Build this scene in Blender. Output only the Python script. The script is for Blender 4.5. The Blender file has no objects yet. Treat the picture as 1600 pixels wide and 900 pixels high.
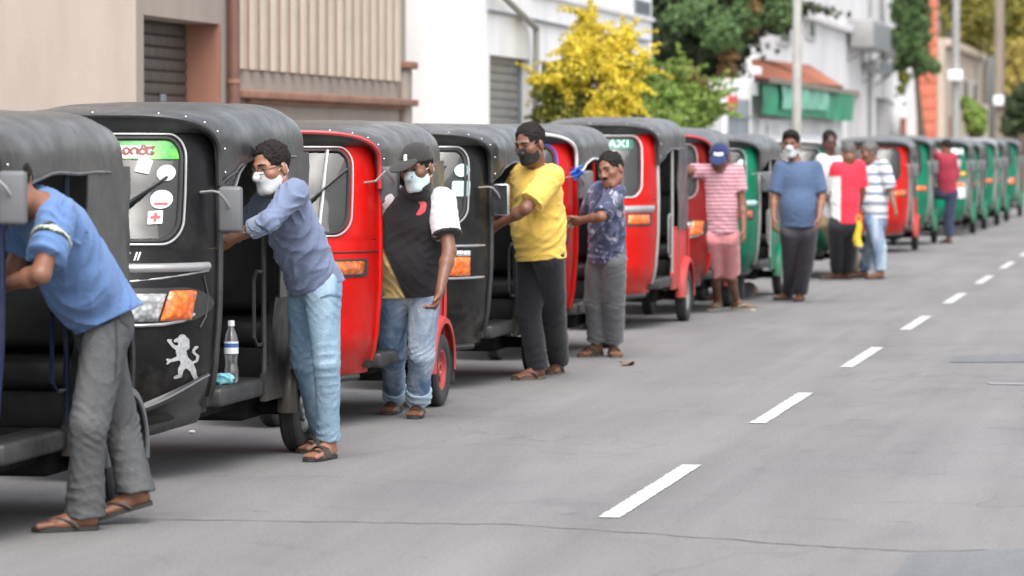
import bpy, bmesh, math, random
import numpy as np
from mathutils import Vector, Matrix
from mathutils.bvhtree import BVHTree

# ------------------------------------------------------------------ camera
FPX, HOR, VPX, EYE = 5600.0, 228.0, 1867.0, 1.55          # focal length (px of a 1600 wide frame), horizon row, vanishing column, eye height
TH = math.atan((VPX - 800) / FPX)
PITCH = math.atan((450 - HOR) / FPX)
CT, ST = math.cos(TH), math.sin(TH)
scene = bpy.context.scene
COL = scene.collection
cam_data = bpy.data.cameras.new("camera")
cam_data.sensor_width = 36.0
cam_data.lens = FPX / 1600 * 36.0
cam_data.clip_start = 0.1
cam_data.clip_end = 3000
cam_data.dof.use_dof = True
cam_data.dof.focus_distance = 18.3
cam_data.dof.aperture_fstop = 3.5
cam = bpy.data.objects.new("camera", cam_data)
cam.location = (0, 0, EYE)
cam.rotation_euler = (math.pi / 2 - PITCH, 0, TH)
COL.objects.link(cam)
scene.camera = cam

# ------------------------------------------------------------------ light: bright overcast
SUN_EL, SUN_AZ = math.radians(55), math.radians(163)       # high, behind the camera and a little to its right
world = bpy.data.worlds.new("World")
scene.world = world
world.use_nodes = True
wn, wl = world.node_tree.nodes, world.node_tree.links
wn.clear()
sky = wn.new("ShaderNodeTexSky"); sky.sky_type = 'NISHITA'; sky.sun_disc = False
sky.sun_elevation = SUN_EL; sky.sun_rotation = SUN_AZ
sky.dust_density = 4.0; sky.air_density = 1.0; sky.ozone_density = 1.0
hs = wn.new("ShaderNodeHueSaturation"); hs.inputs["Saturation"].default_value = 0.27   # cloud cover: almost neutral
bg = wn.new("ShaderNodeBackground"); bg.inputs["Strength"].default_value = 0.15
wo = wn.new("ShaderNodeOutputWorld")
wl.new(sky.outputs[0], hs.inputs["Color"]); wl.new(hs.outputs[0], bg.inputs[0]); wl.new(bg.outputs[0], wo.inputs[0])
sun_data = bpy.data.lights.new("sun", 'SUN')
sun_data.energy = 0.95
sun_data.angle = math.radians(52)
sun_data.color = (1.0, 0.965, 0.91)
sun = bpy.data.objects.new("sun", sun_data)
sd = Vector((math.cos(SUN_EL) * math.sin(SUN_AZ), math.cos(SUN_EL) * math.cos(SUN_AZ), math.sin(SUN_EL)))
sun.rotation_euler = sd.to_track_quat('Z', 'Y').to_euler()
sun.location = (0, -20, 40)
COL.objects.link(sun)
vs = scene.view_settings
vs.view_transform = 'Standard'; vs.look = 'None'; vs.gamma = 1.0; vs.use_curve_mapping = False
vs.exposure = 1.2
scene.cycles.max_bounces = 8
scene.cycles.transparent_max_bounces = 12
scene.cycles.use_denoising = True

# ------------------------------------------------------------------ where a picture point lies in the street
RIGHT = Vector((CT, ST, 0)); FWD = Vector((-ST, CT, 0)); UP = Vector((0, 0, 1))
_f3 = FWD * math.cos(PITCH) - UP * math.sin(PITCH)
_u3 = UP * math.cos(PITCH) + FWD * math.sin(PITCH)
def ray(px, py):
    return RIGHT * ((px - 800) / FPX) + _u3 * ((450 - py) / FPX) + _f3
def at(px, py, depth):                     # point at a horizontal depth from the eye
    r = ray(px, py)
    return Vector((0, 0, EYE)) + r * (depth / r.dot(FWD))
def gnd(px, py, z=0.0):                    # point at a height above the road
    r = ray(px, py)
    return Vector((0, 0, EYE)) + r * ((z - EYE) / r.z)
def onx(px, py, x):                        # point on the street-parallel plane at x
    r = ray(px, py)
    return Vector((0, 0, EYE)) + r * (x / r.x)
def ony(px, py, y):
    r = ray(px, py)
    return Vector((0, 0, EYE)) + r * (y / r.y)

# ------------------------------------------------------------------ mesh helpers
class MB:
    """collects vertices and faces of one piece"""
    def __init__(s): s.v = []; s.f = []
    def add(s, v, f):
        o = len(s.v); s.v += [tuple(p) for p in v]; s.f += [tuple(i + o for i in q) for q in f]; return s
    def box(s, a, b, bev=0.0):
        x0, y0, z0 = [min(a[i], b[i]) for i in range(3)]; x1, y1, z1 = [max(a[i], b[i]) for i in range(3)]
        if bev <= 0:
            return s.add([(x0,y0,z0),(x1,y0,z0),(x1,y1,z0),(x0,y1,z0),(x0,y0,z1),(x1,y0,z1),(x1,y1,z1),(x0,y1,z1)],
                         [(3,2,1,0),(4,5,6,7),(0,1,5,4),(1,2,6,5),(2,3,7,6),(3,0,4,7)])
        bm = bmesh.new(); bmesh.ops.create_cube(bm, size=1)
        bmesh.ops.scale(bm, vec=(x1-x0, y1-y0, z1-z0), verts=bm.verts)
        bmesh.ops.translate(bm, vec=((x0+x1)/2, (y0+y1)/2, (z0+z1)/2), verts=bm.verts)
        bmesh.ops.bevel(bm, geom=bm.edges[:], offset=min(bev, .49*min(x1-x0,y1-y0,z1-z0)), segments=3, profile=.5, affect='EDGES')
        return s.bm(bm)
    def bm(s, bm):
        bm.verts.index_update()
        s.add([v.co[:] for v in bm.verts], [[v.index for v in f.verts] for f in bm.faces]); bm.free(); return s
    def tube(s, pts, r, n=8, closed=False, caps=True, squash=None):
        pts = [Vector(p) for p in pts]; m = len(pts)
        rs = r if isinstance(r, (list, tuple)) else [r] * m
        prev = None; rings = []
        for i in range(m):
            if closed: t = pts[(i+1) % m] - pts[i-1]
            else: t = pts[min(i+1, m-1)] - pts[max(i-1, 0)]
            t = t.normalized() if t.length > 1e-9 else Vector((0,0,1))
            if prev is None:
                ref = Vector((0,0,1)) if abs(t.z) < .9 else Vector((1,0,0))
                u = t.cross(ref).normalized()
            else:
                u = (prev - t * prev.dot(t)); u = u.normalized() if u.length > 1e-6 else t.orthogonal().normalized()
            prev = u; w = t.cross(u)
            ring = []
            for k in range(n):
                a = 2*math.pi*k/n
                ring.append(pts[i] + (u*math.cos(a) + w*math.sin(a)) * rs[i])
            rings.append(ring)
        v = [p for ring in rings for p in ring]; f = []
        mm = m if closed else m-1
        for i in range(mm):
            j = (i+1) % m
            for k in range(n):
                l = (k+1) % n
                f.append((i*n+k, i*n+l, j*n+l, j*n+k))
        if caps and not closed:
            f.append(tuple(range(n-1, -1, -1))); f.append(tuple((m-1)*n+k for k in range(n)))
        return s.add(v, f)
    def grid(s, fn, us, vs, thick=None):
        v = [fn(a, b) for b in vs for a in us]; nu = len(us); f = []
        for j in range(len(vs)-1):
            for i in range(nu-1):
                f.append((j*nu+i, j*nu+i+1, (j+1)*nu+i+1, (j+1)*nu+i))
        return s.add(v, f)
    def strip(s, A, B, closed=True):
        n = len(A); f = []
        for i in range(n if closed else n-1):
            j = (i+1) % n; f.append((i, j, n+j, n+i))
        return s.add(list(A)+list(B), f)
    def prism(s, outline, axis, lo, hi):
        """outline of 2D points extruded along one axis"""
        def P(p, t):
            q = list(p); q.insert(axis, t); return q
        n = len(outline)
        v = [P(p, lo) for p in outline] + [P(p, hi) for p in outline]
        f = [tuple(range(n-1, -1, -1)), tuple(range(n, 2*n))]
        for i in range(n): f.append((i, (i+1) % n, n+(i+1) % n, n+i))
        return s.add(v, f)
    def lathe(s, prof, c=(0,0,0), axis=0, n=24, closed=False):
        """profile of (radius, offset along axis)"""
        v = []; m = len(prof)
        for k in range(n):
            a = 2*math.pi*k/n
            for (r, t) in prof:
                p = [r*math.cos(a), r*math.sin(a)]; p.insert(axis, t)
                v.append((p[0]+c[0], p[1]+c[1], p[2]+c[2]))
        f = []
        for k in range(n):
            l = (k+1) % n
            for i in range(m if closed else m-1):
                j = (i+1) % m
                f.append((k*m+i, l*m+i, l*m+j, k*m+j))
        return s.add(v, f)
    def ell(s, c, r, n=12, m=8, R=None):
        c = Vector(c); v = []; f = []
        for j in range(m+1):
            b = math.pi*j/m
            for i in range(n):
                a = 2*math.pi*i/n
                p = Vector((r[0]*math.sin(b)*math.cos(a), r[1]*math.sin(b)*math.sin(a), r[2]*math.cos(b)))
                if R is not None: p = R @ p
                v.append(c+p)
        for j in range(m):
            for i in range(n): f.append((j*n+i, (j+1)*n+i, (j+1)*n+(i+1) % n, j*n+(i+1) % n))
        return s.add(v, f)
    def mesh(s, name, smooth=40, solid=0, weld=True, recalc=True):
        me = bpy.data.meshes.new(name)
        bm = bmesh.new()
        vs_ = [bm.verts.new(p) for p in s.v]
        for q in s.f:
            q2 = list(dict.fromkeys(q))
            if len(q2) > 2:
                try: bm.faces.new([vs_[i] for i in q2])
                except ValueError: pass
        if weld: bmesh.ops.remove_doubles(bm, verts=bm.verts, dist=1e-5)
        if recalc: bmesh.ops.recalc_face_normals(bm, faces=bm.faces)
        if solid: bmesh.ops.solidify(bm, geom=bm.faces[:], thickness=solid)
        bm.to_mesh(me); bm.free()
        if smooth:
            me.shade_smooth(); me.set_sharp_from_angle(angle=math.radians(smooth))
        return me

def link(name, me, mat, parent=None, loc=None, shared=False):
    o = bpy.data.objects.new(name, me); COL.objects.link(o)
    if parent is not None: o.parent = parent
    if loc is not None: o.location = loc
    if mat is not None and me is not None:
        if len(me.materials) == 0: me.materials.append(mat)
        if me.materials[0] != mat:
            o.material_slots[0].link = 'OBJECT'; o.material_slots[0].material = mat
    return o
def tag(o, label=None, cat=None, group=None, kind=None):
    if label: o["label"] = label
    if cat: o["category"] = cat
    if group: o["group"] = group
    if kind: o["kind"] = kind
    return o
def empty(name, loc=(0,0,0), rz=0.0):
    o = bpy.data.objects.new(name, None); o.empty_display_size = .2; COL.objects.link(o)
    o.location = loc; o.rotation_euler = (0, 0, rz); return o
def lin(a, b, n): return [a + (b-a)*i/(n-1) for i in range(n)]
def interp(x, tab):
    if x <= tab[0][0]: return tab[0][1]
    for (a, u), (b, w) in zip(tab, tab[1:]):
        if x <= b:
            t = (x-a)/(b-a); t = t*t*(3-2*t)*.5 + t*.5; return u + (w-u)*t
    return tab[-1][1]

# ------------------------------------------------------------------ flat shapes (stickers, emblems) from 2D distance fields
def flat_shape(sdf, x0, x1, y0, y1, cell, place):
    """quads where sdf(x, y) < 0, edge vertices slid onto the outline; place(x, y) -> 3D"""
    nx, ny = int(math.ceil((x1-x0)/cell))+1, int(math.ceil((y1-y0)/cell))+1
    X, Y = np.meshgrid(x0+cell*np.arange(nx), y0+cell*np.arange(ny), indexing='ij')
    D = sdf(X, Y); e = cell*.2
    gx = (sdf(X+e, Y)-D)/e; gy = (sdf(X, Y+e)-D)/e; g2 = gx*gx+gy*gy+1e-9
    Dc = (D[:-1,:-1]+D[1:,:-1]+D[1:,1:]+D[:-1,1:])/4
    ins = Dc < 0
    out = np.clip(D, -cell*.7, cell*.7)
    near = np.abs(D) < cell*1.2
    # only vertices on the rim are slid
    cnt = np.zeros_like(D); t = ins.astype(float)
    cnt[:-1,:-1] += t; cnt[1:,:-1] += t; cnt[1:,1:] += t; cnt[:-1,1:] += t
    rim = (cnt > 0) & (cnt < 4) & near
    X2 = np.where(rim, X-out*gx/g2, X); Y2 = np.where(rim, Y-out*gy/g2, Y)
    idx = {}; v = []; f = []
    def vid(i, j):
        if (i, j) not in idx:
            idx[(i, j)] = len(v); v.append(tuple(place(float(X2[i,j]), float(Y2[i,j]))))
        return idx[(i, j)]
    for i, j in zip(*np.nonzero(ins)):
        f.append((vid(i,j), vid(i+1,j), vid(i+1,j+1), vid(i,j+1)))
    mb = MB(); mb.add(v, f); return mb
def d_cap(ax, ay, bx, by, r, r2=None):
    r2 = r if r2 is None else r2
    def f(X, Y):
        dx, dy = bx-ax, by-ay; l = dx*dx+dy*dy+1e-12
        t = np.clip(((X-ax)*dx+(Y-ay)*dy)/l, 0, 1)
        return np.hypot(X-ax-t*dx, Y-ay-t*dy) - (r+(r2-r)*t)
    return f
def d_box(cx, cy, hx, hy, r=0.0, rot=0.0):
    c, s_ = math.cos(rot), math.sin(rot)
    def f(X, Y):
        u = (X-cx)*c+(Y-cy)*s_; w = -(X-cx)*s_+(Y-cy)*c
        qx, qy = np.abs(u)-hx+r, np.abs(w)-hy+r
        return np.hypot(np.maximum(qx,0), np.maximum(qy,0))+np.minimum(np.maximum(qx,qy),0)-r
    return f
def d_arc(cx, cy, R, a0, a1, r, n=8):
    return d_any(*[d_cap(cx+R*math.cos(a), cy+R*math.sin(a), cx+R*math.cos(b), cy+R*math.sin(b), r)
                   for a, b in zip(lin(a0,a1,n), lin(a0,a1,n)[1:])])
def d_any(*fs):
    def f(X, Y):
        d = fs[0](X, Y)
        for g in fs[1:]: d = np.minimum(d, g(X, Y))
        return d
    return f
def d_line(pts, r):
    return d_any(*[d_cap(a[0],a[1],b[0],b[1], a[2] if len(a)>2 else r, b[2] if len(b)>2 else r) for a, b in zip(pts, pts[1:])])

_text_cache = {}
def text_mesh(txt, size, shear=0.0, depth=0.0, align='CENTER', spacing=1.0):
    cu = bpy.data.curves.new("lettering", 'FONT'); cu.body = txt; cu.size = size; cu.shear = shear
    cu.extrude = depth; cu.align_x = align; cu.align_y = 'CENTER'; cu.space_character = spacing; cu.resolution_u = 3
    o = bpy.data.objects.new("lettering", cu); COL.objects.link(o)
    dg = bpy.context.evaluated_depsgraph_get()
    me = bpy.data.meshes.new_from_object(o.evaluated_get(dg))
    bpy.data.objects.remove(o); bpy.data.curves.remove(cu)
    v = [tuple(p.co) for p in me.vertices]; f = [tuple(p.vertices) for p in me.polygons]
    bpy.data.meshes.remove(me)
    return v, f

# ------------------------------------------------------------------ materials
def new_mat(name):
    m = bpy.data.materials.new(name); m.use_nodes = True
    n = m.node_tree.nodes; l = m.node_tree.links
    return m, n, l, n["Principled BSDF"]
def coords(n, l, rnd=True, scale=None, kind="Object"):
    tc = n.new("ShaderNodeTexCoord"); out = tc.outputs[kind]
    if rnd:
        oi = n.new("ShaderNodeObjectInfo"); ml = n.new("ShaderNodeMath"); ml.operation = 'MULTIPLY'; ml.inputs[1].default_value = 37.0
        l.new(oi.outputs["Random"], ml.inputs[0])
        ad = n.new("ShaderNodeVectorMath"); ad.operation = 'ADD'
        l.new(out, ad.inputs[0]); l.new(ml.outputs[0], ad.inputs[1]); out = ad.outputs[0]
    if scale:
        mp = n.new("ShaderNodeMapping"); mp.inputs["Scale"].default_value = scale; l.new(out, mp.inputs[0]); out = mp.outputs[0]
    return out
def noise(n, l, vec, scale, detail=4, rough=.55, dist=0.0):
    t = n.new("ShaderNodeTexNoise"); t.inputs["Scale"].default_value = scale; t.inputs["Detail"].default_value = detail
    t.inputs["Roughness"].default_value = rough; t.inputs["Distortion"].default_value = dist
    l.new(vec, t.inputs["Vector"]); return t.outputs["Fac"]
def ramp(n, l, fac, stops):
    r = n.new("ShaderNodeValToRGB"); e = r.color_ramp.elements
    while len(e) < len(stops): e.new(.5)
    for el, (p, c) in zip(e, stops):
        el.position = p; el.color = (*c, 1) if len(c) == 3 else c
    l.new(fac, r.inputs[0]); return r.outputs[0]
def mixc(n, l, fac, a, b, mode='MIX'):
    m = n.new("ShaderNodeMix"); m.data_type = 'RGBA'; m.blend_type = mode
    for s_, val in ((0, fac), (6, a), (7, b)):
        if hasattr(val, "is_linked"): l.new(val, m.inputs[s_])
        else: m.inputs[s_].default_value = val if s_ == 0 else (*val, 1)
    return m.outputs[2]
def bump(n, l, b, height, strength, dist=.01, prev=None):
    k = n.new("ShaderNodeBump"); k.inputs["Strength"].default_value = strength; k.inputs["Distance"].default_value = dist
    l.new(height, k.inputs["Height"])
    if prev is not None: l.new(prev, k.inputs["Normal"])
    l.new(k.outputs[0], b.inputs["Normal"]); return k.outputs[0]
def sc(c, k): return tuple(min(1, x*k) for x in c)
def M(name, col, rough=.5, metal=0.0, var=.18, vs=6.0, bmp=0.0, bs=60.0, bd=.004, coat=0.0, spec=.5, dirt=0.0, dirtcol=(.16,.14,.12), emit=None, aniso=None, rv=.12):
    m, n, l, b = new_mat(name)
    vec = coords(n, l, scale=aniso)
    f = noise(n, l, vec, vs, 5)
    c = ramp(n, l, f, [(.25, sc(col, 1-var)), (.75, sc(col, 1+var))])
    if dirt > 0:
        g = noise(n, l, vec, vs*.6, 6, .65)
        dm = ramp(n, l, g, [(.42, (0,0,0)), (.72, (dirt,)*3)])
        c = mixc(n, l, dm, c, dirtcol)
    l.new(c, b.inputs["Base Color"])
    rr = ramp(n, l, noise(n, l, vec, vs*2.3, 4), [(.3, (max(0,rough-rv),)*3), (.7, (min(1,rough+rv),)*3)])
    l.new(rr, b.inputs["Roughness"])
    b.inputs["Metallic"].default_value = metal
    b.inputs["Specular IOR Level"].default_value = spec
    if coat: b.inputs["Coat Weight"].default_value = coat; b.inputs["Coat Roughness"].default_value = .06
    if bmp: bump(n, l, b, noise(n, l, vec, bs, 5), bmp, bd)
    if emit:
        b.inputs["Emission Color"].default_value = (*emit[0], 1); b.inputs["Emission Strength"].default_value = emit[1]
    return m
def glass_mat(name, tint=(.75,.8,.8), refl=.12, rough=.02, dirt=.08):
    m, n, l, b = new_mat(name); n.remove(b); out = n["Material Output"]
    tr = n.new("ShaderNodeBsdfTransparent"); tr.inputs[0].default_value = (*tint, 1)
    gl = n.new("ShaderNodeBsdfGlossy"); gl.inputs["Roughness"].default_value = rough
    df = n.new("ShaderNodeBsdfDiffuse"); df.inputs[0].default_value = (.55,.55,.54,1)
    fr = n.new("ShaderNodeLayerWeight"); fr.inputs["Blend"].default_value = .35
    ad = n.new("ShaderNodeMath"); ad.operation = 'MULTIPLY_ADD'; ad.inputs[1].default_value = .7; ad.inputs[2].default_value = refl; ad.use_clamp = True
    l.new(fr.outputs["Fresnel"], ad.inputs[0])
    m1 = n.new("ShaderNodeMixShader"); l.new(ad.outputs[0], m1.inputs[0]); l.new(tr.outputs[0], m1.inputs[1]); l.new(gl.outputs[0], m1.inputs[2])
    vec = coords(n, l); d = ramp(n, l, noise(n, l, vec, 3.0, 5), [(.3, (dirt*.4,)*3), (.75, (dirt*1.8,)*3)])
    m2 = n.new("ShaderNodeMixShader"); l.new(d, m2.inputs[0]); l.new(m1.outputs[0], m2.inputs[1]); l.new(df.outputs[0], m2.inputs[2])
    l.new(m2.outputs[0], out.inputs[0]); return m

# ================================================================== THE SETTING
# ---- surface materials
def asphalt_mat(name, base, k=1.0):
    m, n, l, b = new_mat(name)
    tc = n.new("ShaderNodeTexCoord"); P = tc.outputs["Object"]
    mp = n.new("ShaderNodeMapping"); mp.inputs["Scale"].default_value = (1.0, .12, 1); l.new(P, mp.inputs[0])
    streak = noise(n, l, mp.outputs[0], 1.6, 6, .6, .6)
    cloud = noise(n, l, P, .45, 6, .6, .4)
    c1 = ramp(n, l, streak, [(.33, sc(base, .86*k)), (.62, sc(base, 1.05*k))])
    c2 = ramp(n, l, cloud, [(.32, (.92,.92,.93)), (.6, (1.03,1.02,1.01))])
    c = mixc(n, l, 1.0, c1, c2, 'MULTIPLY')
    gr = noise(n, l, P, 62, 5, .8)
    c = mixc(n, l, 1.0, c, ramp(n, l, gr, [(.25, (.62,.62,.62)), (.75, (1.34,1.33,1.32))]), 'MULTIPLY')
    vo = n.new("ShaderNodeTexVoronoi"); vo.feature = 'DISTANCE_TO_EDGE'; vo.inputs["Scale"].default_value = .42
    mp2 = n.new("ShaderNodeMapping"); mp2.inputs["Scale"].default_value = (1.0, .45, 1); l.new(P, mp2.inputs[0])
    wob = n.new("ShaderNodeTexNoise"); wob.inputs["Scale"].default_value = 2.2; wob.inputs["Detail"].default_value = 6; l.new(mp2.outputs[0], wob.inputs["Vector"])
    ad = n.new("ShaderNodeVectorMath"); ad.operation = 'MULTIPLY_ADD'; ad.inputs[1].default_value = (.9,.9,.9); l.new(wob.outputs["Color"], ad.inputs[0]); l.new(mp2.outputs[0], ad.inputs[2])
    l.new(ad.outputs[0], vo.inputs["Vector"])
    cr = ramp(n, l, vo.outputs["Distance"], [(.0, (.80,.80,.80)), (.010, (1,1,1))])
    where = ramp(n, l, noise(n, l, P, .3, 3), [(.46, (0,0,0)), (.6, (1,1,1))])
    c = mixc(n, l, where, c, mixc(n, l, 1.0, c, cr, 'MULTIPLY'))
    # worn centre of the lane: oil and rubber stains
    sp = ramp(n, l, noise(n, l, P, 1.1, 8, .72, 1.2), [(.55, (1,1,1)), (.72, (.80,.80,.81))])
    c = mixc(n, l, 1.0, c, sp, 'MULTIPLY')
    mp3 = n.new("ShaderNodeMapping"); mp3.inputs["Scale"].default_value = (2.6, .035, 1); l.new(P, mp3.inputs[0])
    trk = ramp(n, l, noise(n, l, mp3.outputs[0], 1.0, 7, .62, .3), [(.40,(1.03,1.03,1.03)),(.52,(1,1,1)),(.68,(.92,.92,.92))])
    c = mixc(n, l, 1.0, c, trk, 'MULTIPLY')
    drip = ramp(n, l, noise(n, l, P, 5.5, 4, .6, .4), [(.66,(1,1,1)),(.73,(.72,.72,.73))]); c = mixc(n, l, 1.0, c, drip, 'MULTIPLY')
    chip = ramp(n, l, noise(n, l, P, 24, 2, .5), [(.70,(1,1,1)),(.76,(1.30,1.29,1.27))]); c = mixc(n, l, 1.0, c, chip, 'MULTIPLY')
    l.new(c, b.inputs["Base Color"])
    b.inputs["Roughness"].default_value = .88; b.inputs["Specular IOR Level"].default_value = .3
    bump(n, l, b, gr, .35, .006)
    return m
M_ROAD = asphalt_mat("worn grey asphalt", (.188,.185,.188))
M_PATCH = asphalt_mat("bluish asphalt patch", (.160,.166,.178))
M_SEAM = asphalt_mat("tar seam", (.165,.162,.163))
def worn_paint():
    m, n, l, b = new_mat("worn road paint"); tc = n.new("ShaderNodeTexCoord"); P = tc.outputs["Object"]
    c = ramp(n, l, noise(n, l, P, 9, 5), [(.3,(.43,.43,.425)),(.7,(.53,.53,.52))])
    hole = ramp(n, l, noise(n, l, P, 46, 6, .75), [(.60,(0,0,0)),(.68,(.8,.8,.8))]); c = mixc(n, l, hole, c, (.19,.19,.19))
    rub = ramp(n, l, noise(n, l, P, 2.2, 5, .7), [(.45,(0,0,0)),(.8,(.4,.4,.4))]); c = mixc(n, l, rub, c, (.30,.30,.30))
    l.new(c, b.inputs["Base Color"]); b.inputs["Roughness"].default_value = .8; bump(n, l, b, noise(n, l, P, 90, 4), .3, .004); return m
M_LINE = worn_paint()
M_PAVE = M("pavement concrete", (.30,.29,.275), .9, var=.15, vs=3, bmp=.25, bs=50)
M_KERB = M("kerb concrete", (.36,.35,.33), .85, var=.2, vs=5, bmp=.2, dirt=.4)
M_GROUND = M("bare ground", (.22,.19,.14), .95, var=.25, vs=.8, bmp=.3, bs=12)
def plaster(name, col, stain=.25, scale=.55):
    m, n, l, b = new_mat(name)
    tc = n.new("ShaderNodeTexCoord"); P = tc.outputs["Object"]
    mp = n.new("ShaderNodeMapping"); mp.inputs["Scale"].default_value = (1.3,1.3,.22); l.new(P, mp.inputs[0])
    run = ramp(n, l, noise(n, l, mp.outputs[0], 1.7, 6, .65), [(.36, (1-stain,)*3), (.62, (1.03,1.02,1.0))])
    cl = ramp(n, l, noise(n, l, P, scale, 5), [(.3, sc(col, .93)), (.7, sc(col, 1.04))])
    l.new(mixc(n, l, 1.0, cl, run, 'MULTIPLY'), b.inputs["Base Color"])
    b.inputs["Roughness"].default_value = .85; b.inputs["Specular IOR Level"].default_value = .25
    bump(n, l, b, noise(n, l, P, 28, 6, .6), .25, .01)
    return m
M_BEIGE = plaster("beige plaster", (.345,.295,.26), .10)
M_BROWNP = plaster("brown painted plaster", (.34,.165,.12), .15)
M_CREAM = M("cream sheet metal", (.46,.40,.32), .55, var=.08, vs=2, dirt=.15)
M_PINKB = M("faded pink brown sheet metal", (.34,.20,.155), .55, var=.12, vs=3, dirt=.15)
M_LEDGE = plaster("brown ledge paint", (.31,.17,.125), .25)
M_WHITE = plaster("white plaster", (.84,.835,.845), .09)
M_WHITE2 = plaster("greyed white plaster", (.72,.715,.73), .18)
M_DARKSH = M("dark brown shutter steel", (.085,.075,.068), .5, metal=.2, var=.15, vs=3)
M_GREYSH = M("galvanised shutter steel", (.33,.33,.325), .5, metal=.3, var=.1, vs=3)
M_PIPE = M("brown pipe", (.16,.075,.06), .45, var=.15)
M_GREYM = M("grey painted metal", (.22,.25,.28), .5, var=.1)
M_CONC = M("pole concrete", (.42,.41,.385), .8, var=.15, vs=3, bmp=.2, dirt=.3)
M_WOOD = M("weathered pole wood", (.25,.205,.165), .85, var=.25, vs=3, bmp=.3, aniso=(4,4,.4))
M_TILE = M("terracotta tile", (.42,.17,.11), .8, var=.3, vs=4, bmp=.2, dirt=.3, dirtcol=(.14,.10,.09))
M_ORANGE = M("orange red facing tile", (.50,.14,.085), .5, var=.14, vs=5)
M_SAND = plaster("sand coloured plaster", (.50,.42,.345), .18)
M_DARKIN = M("dark interior", (.03,.03,.032), .6)
M_WGLASS = M("dark window glass", (.05,.055,.06), .12, var=.1, spec=.6)
M_WFRAME = M("window frame", (.5,.5,.5), .5)
M_SIGNW = M("white sign board", (.75,.75,.76), .5, var=.04)
M_SIGNK = M("grey sign lettering", (.22,.23,.25), .6)
M_REDP = M("red plastic", (.65,.05,.03), .4)
def tarp_mat(name, col):
    m, n, l, b = new_mat(name); vec = coords(n, l)
    c = ramp(n, l, noise(n, l, vec, 1.2, 4), [(.3, sc(col, .8)), (.7, sc(col, 1.15))]); l.new(c, b.inputs["Base Color"])
    b.inputs["Roughness"].default_value = .5; b.inputs["Transmission Weight"].default_value = 0
    bump(n, l, b, noise(n, l, vec, 5, 4, .5, 1.5), .5, .05); return m
M_TARP = tarp_mat("green shade net", (.01,.32,.16))
M_TARP2 = tarp_mat("pale green sheet", (.20,.55,.40))
def leaf_mat(name, cols, trans=.25, rough=.55):
    m, n, l, b = new_mat(name); n.remove(b); out = n["Material Output"]
    g = n.new("ShaderNodeNewGeometry"); c = ramp(n, l, g.outputs["Random Per Island"], [(i/(len(cols)-1), cc) for i, cc in enumerate(cols)])
    vec = coords(n, l); f = ramp(n, l, noise(n, l, vec, 1.3, 3), [(.3, (.72,.72,.72)), (.7, (1.2,1.2,1.2))])
    c = mixc(n, l, 1.0, c, f, 'MULTIPLY')
    pb = n.new("ShaderNodeBsdfPrincipled"); pb.inputs["Roughness"].default_value = rough; l.new(c, pb.inputs["Base Color"])
    tl = n.new("ShaderNodeBsdfTranslucent"); l.new(c, tl.inputs[0])
    mx = n.new("ShaderNodeMixShader"); mx.inputs[0].default_value = trans; l.new(pb.outputs[0], mx.inputs[1]); l.new(tl.outputs[0], mx.inputs[2])
    l.new(mx.outputs[0], out.inputs[0]); return m
M_LEAF_D = leaf_mat("dark tree leaves", [(.008,.016,.006),(.018,.034,.010),(.04,.065,.02),(.075,.10,.03)], .12)
M_LEAF_G = leaf_mat("bright shrub leaves", [(.12,.20,.03),(.22,.34,.06),(.32,.46,.12),(.42,.46,.12)], .35)
M_LEAF_M = leaf_mat("mid green leaves", [(.05,.10,.035),(.09,.17,.06),(.15,.25,.09),(.19,.26,.10)], .35)
M_LEAF_Y = leaf_mat("olive undergrowth leaves", [(.045,.06,.012),(.11,.13,.025),(.22,.22,.03),(.32,.29,.04)], .3)
M_BLOSSOM = leaf_mat("yellow blossom", [(.48,.42,.03),(.82,.66,.05),(.88,.76,.12),(.82,.62,.04)], .35)
M_LEAF_O = leaf_mat("yellowing tree leaves", [(.10,.11,.02),(.20,.19,.035),(.30,.26,.05),(.36,.28,.04)], .3)
M_LEAF_B = leaf_mat("brown dead leaves", [(.16,.09,.04),(.22,.13,.05),(.28,.17,.06)], .2)
M_LEAF_P = leaf_mat("pale yellow leaves", [(.30,.25,.06),(.44,.36,.09),(.55,.45,.13),(.48,.36,.08)], .35)
M_BARK = M("bark", (.12,.09,.065), .9, var=.3, vs=5, bmp=.5, bs=20, aniso=(3,3,.6))

# ---- road, pavement, kerb, ground
RX0, RX1 = -6.15, 6.2
def sheet(name, x0, x1, y0, y1, z, mat, parent=None, nx=1, ny=1):
    mb = MB(); mb.grid(lambda a, b: (a, b, z), lin(x0,x1,nx+1), lin(y0,y1,ny+1)); return link(name, mb.mesh(name, 0), mat, parent)
tag(sheet("ground", -600, 600, -200, 900, -.03, M_GROUND), kind="structure")
road = tag(sheet("road", RX0, RX1, -40, 420, 0.0, M_ROAD), kind="structure")
pav = MB(); pav.box((-40, -40, -.02), (RX0-.16, 420, .13)); pav.box((RX1+.16, -40, -.02), (40, 420, .13))
tag(link("pavement", pav.mesh("pavement", 0), M_PAVE), kind="structure")
kb = MB().box((-.078, -.596, -.02), (.078, .596, .138), .018).mesh("kerb_stone")
kerb = tag(empty("kerb", (0,0,0)), kind="structure")
for i in range(80):
    for sx in ((RX0-.08,) if i > 12 else (RX0-.08,)):
        link("kerb_stone", kb, M_KERB, kerb, (sx, 10+i*1.2, 0))
km = MB().box((RX1, -40, -.02), (RX1+.16, 420, .138)).mesh("kerb_run", 0); link("kerb_run", km, M_KERB, kerb)
DX = gnd(1184, 662).x; DY0 = gnd(965, 810).y
rng = random.Random(4)
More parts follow.
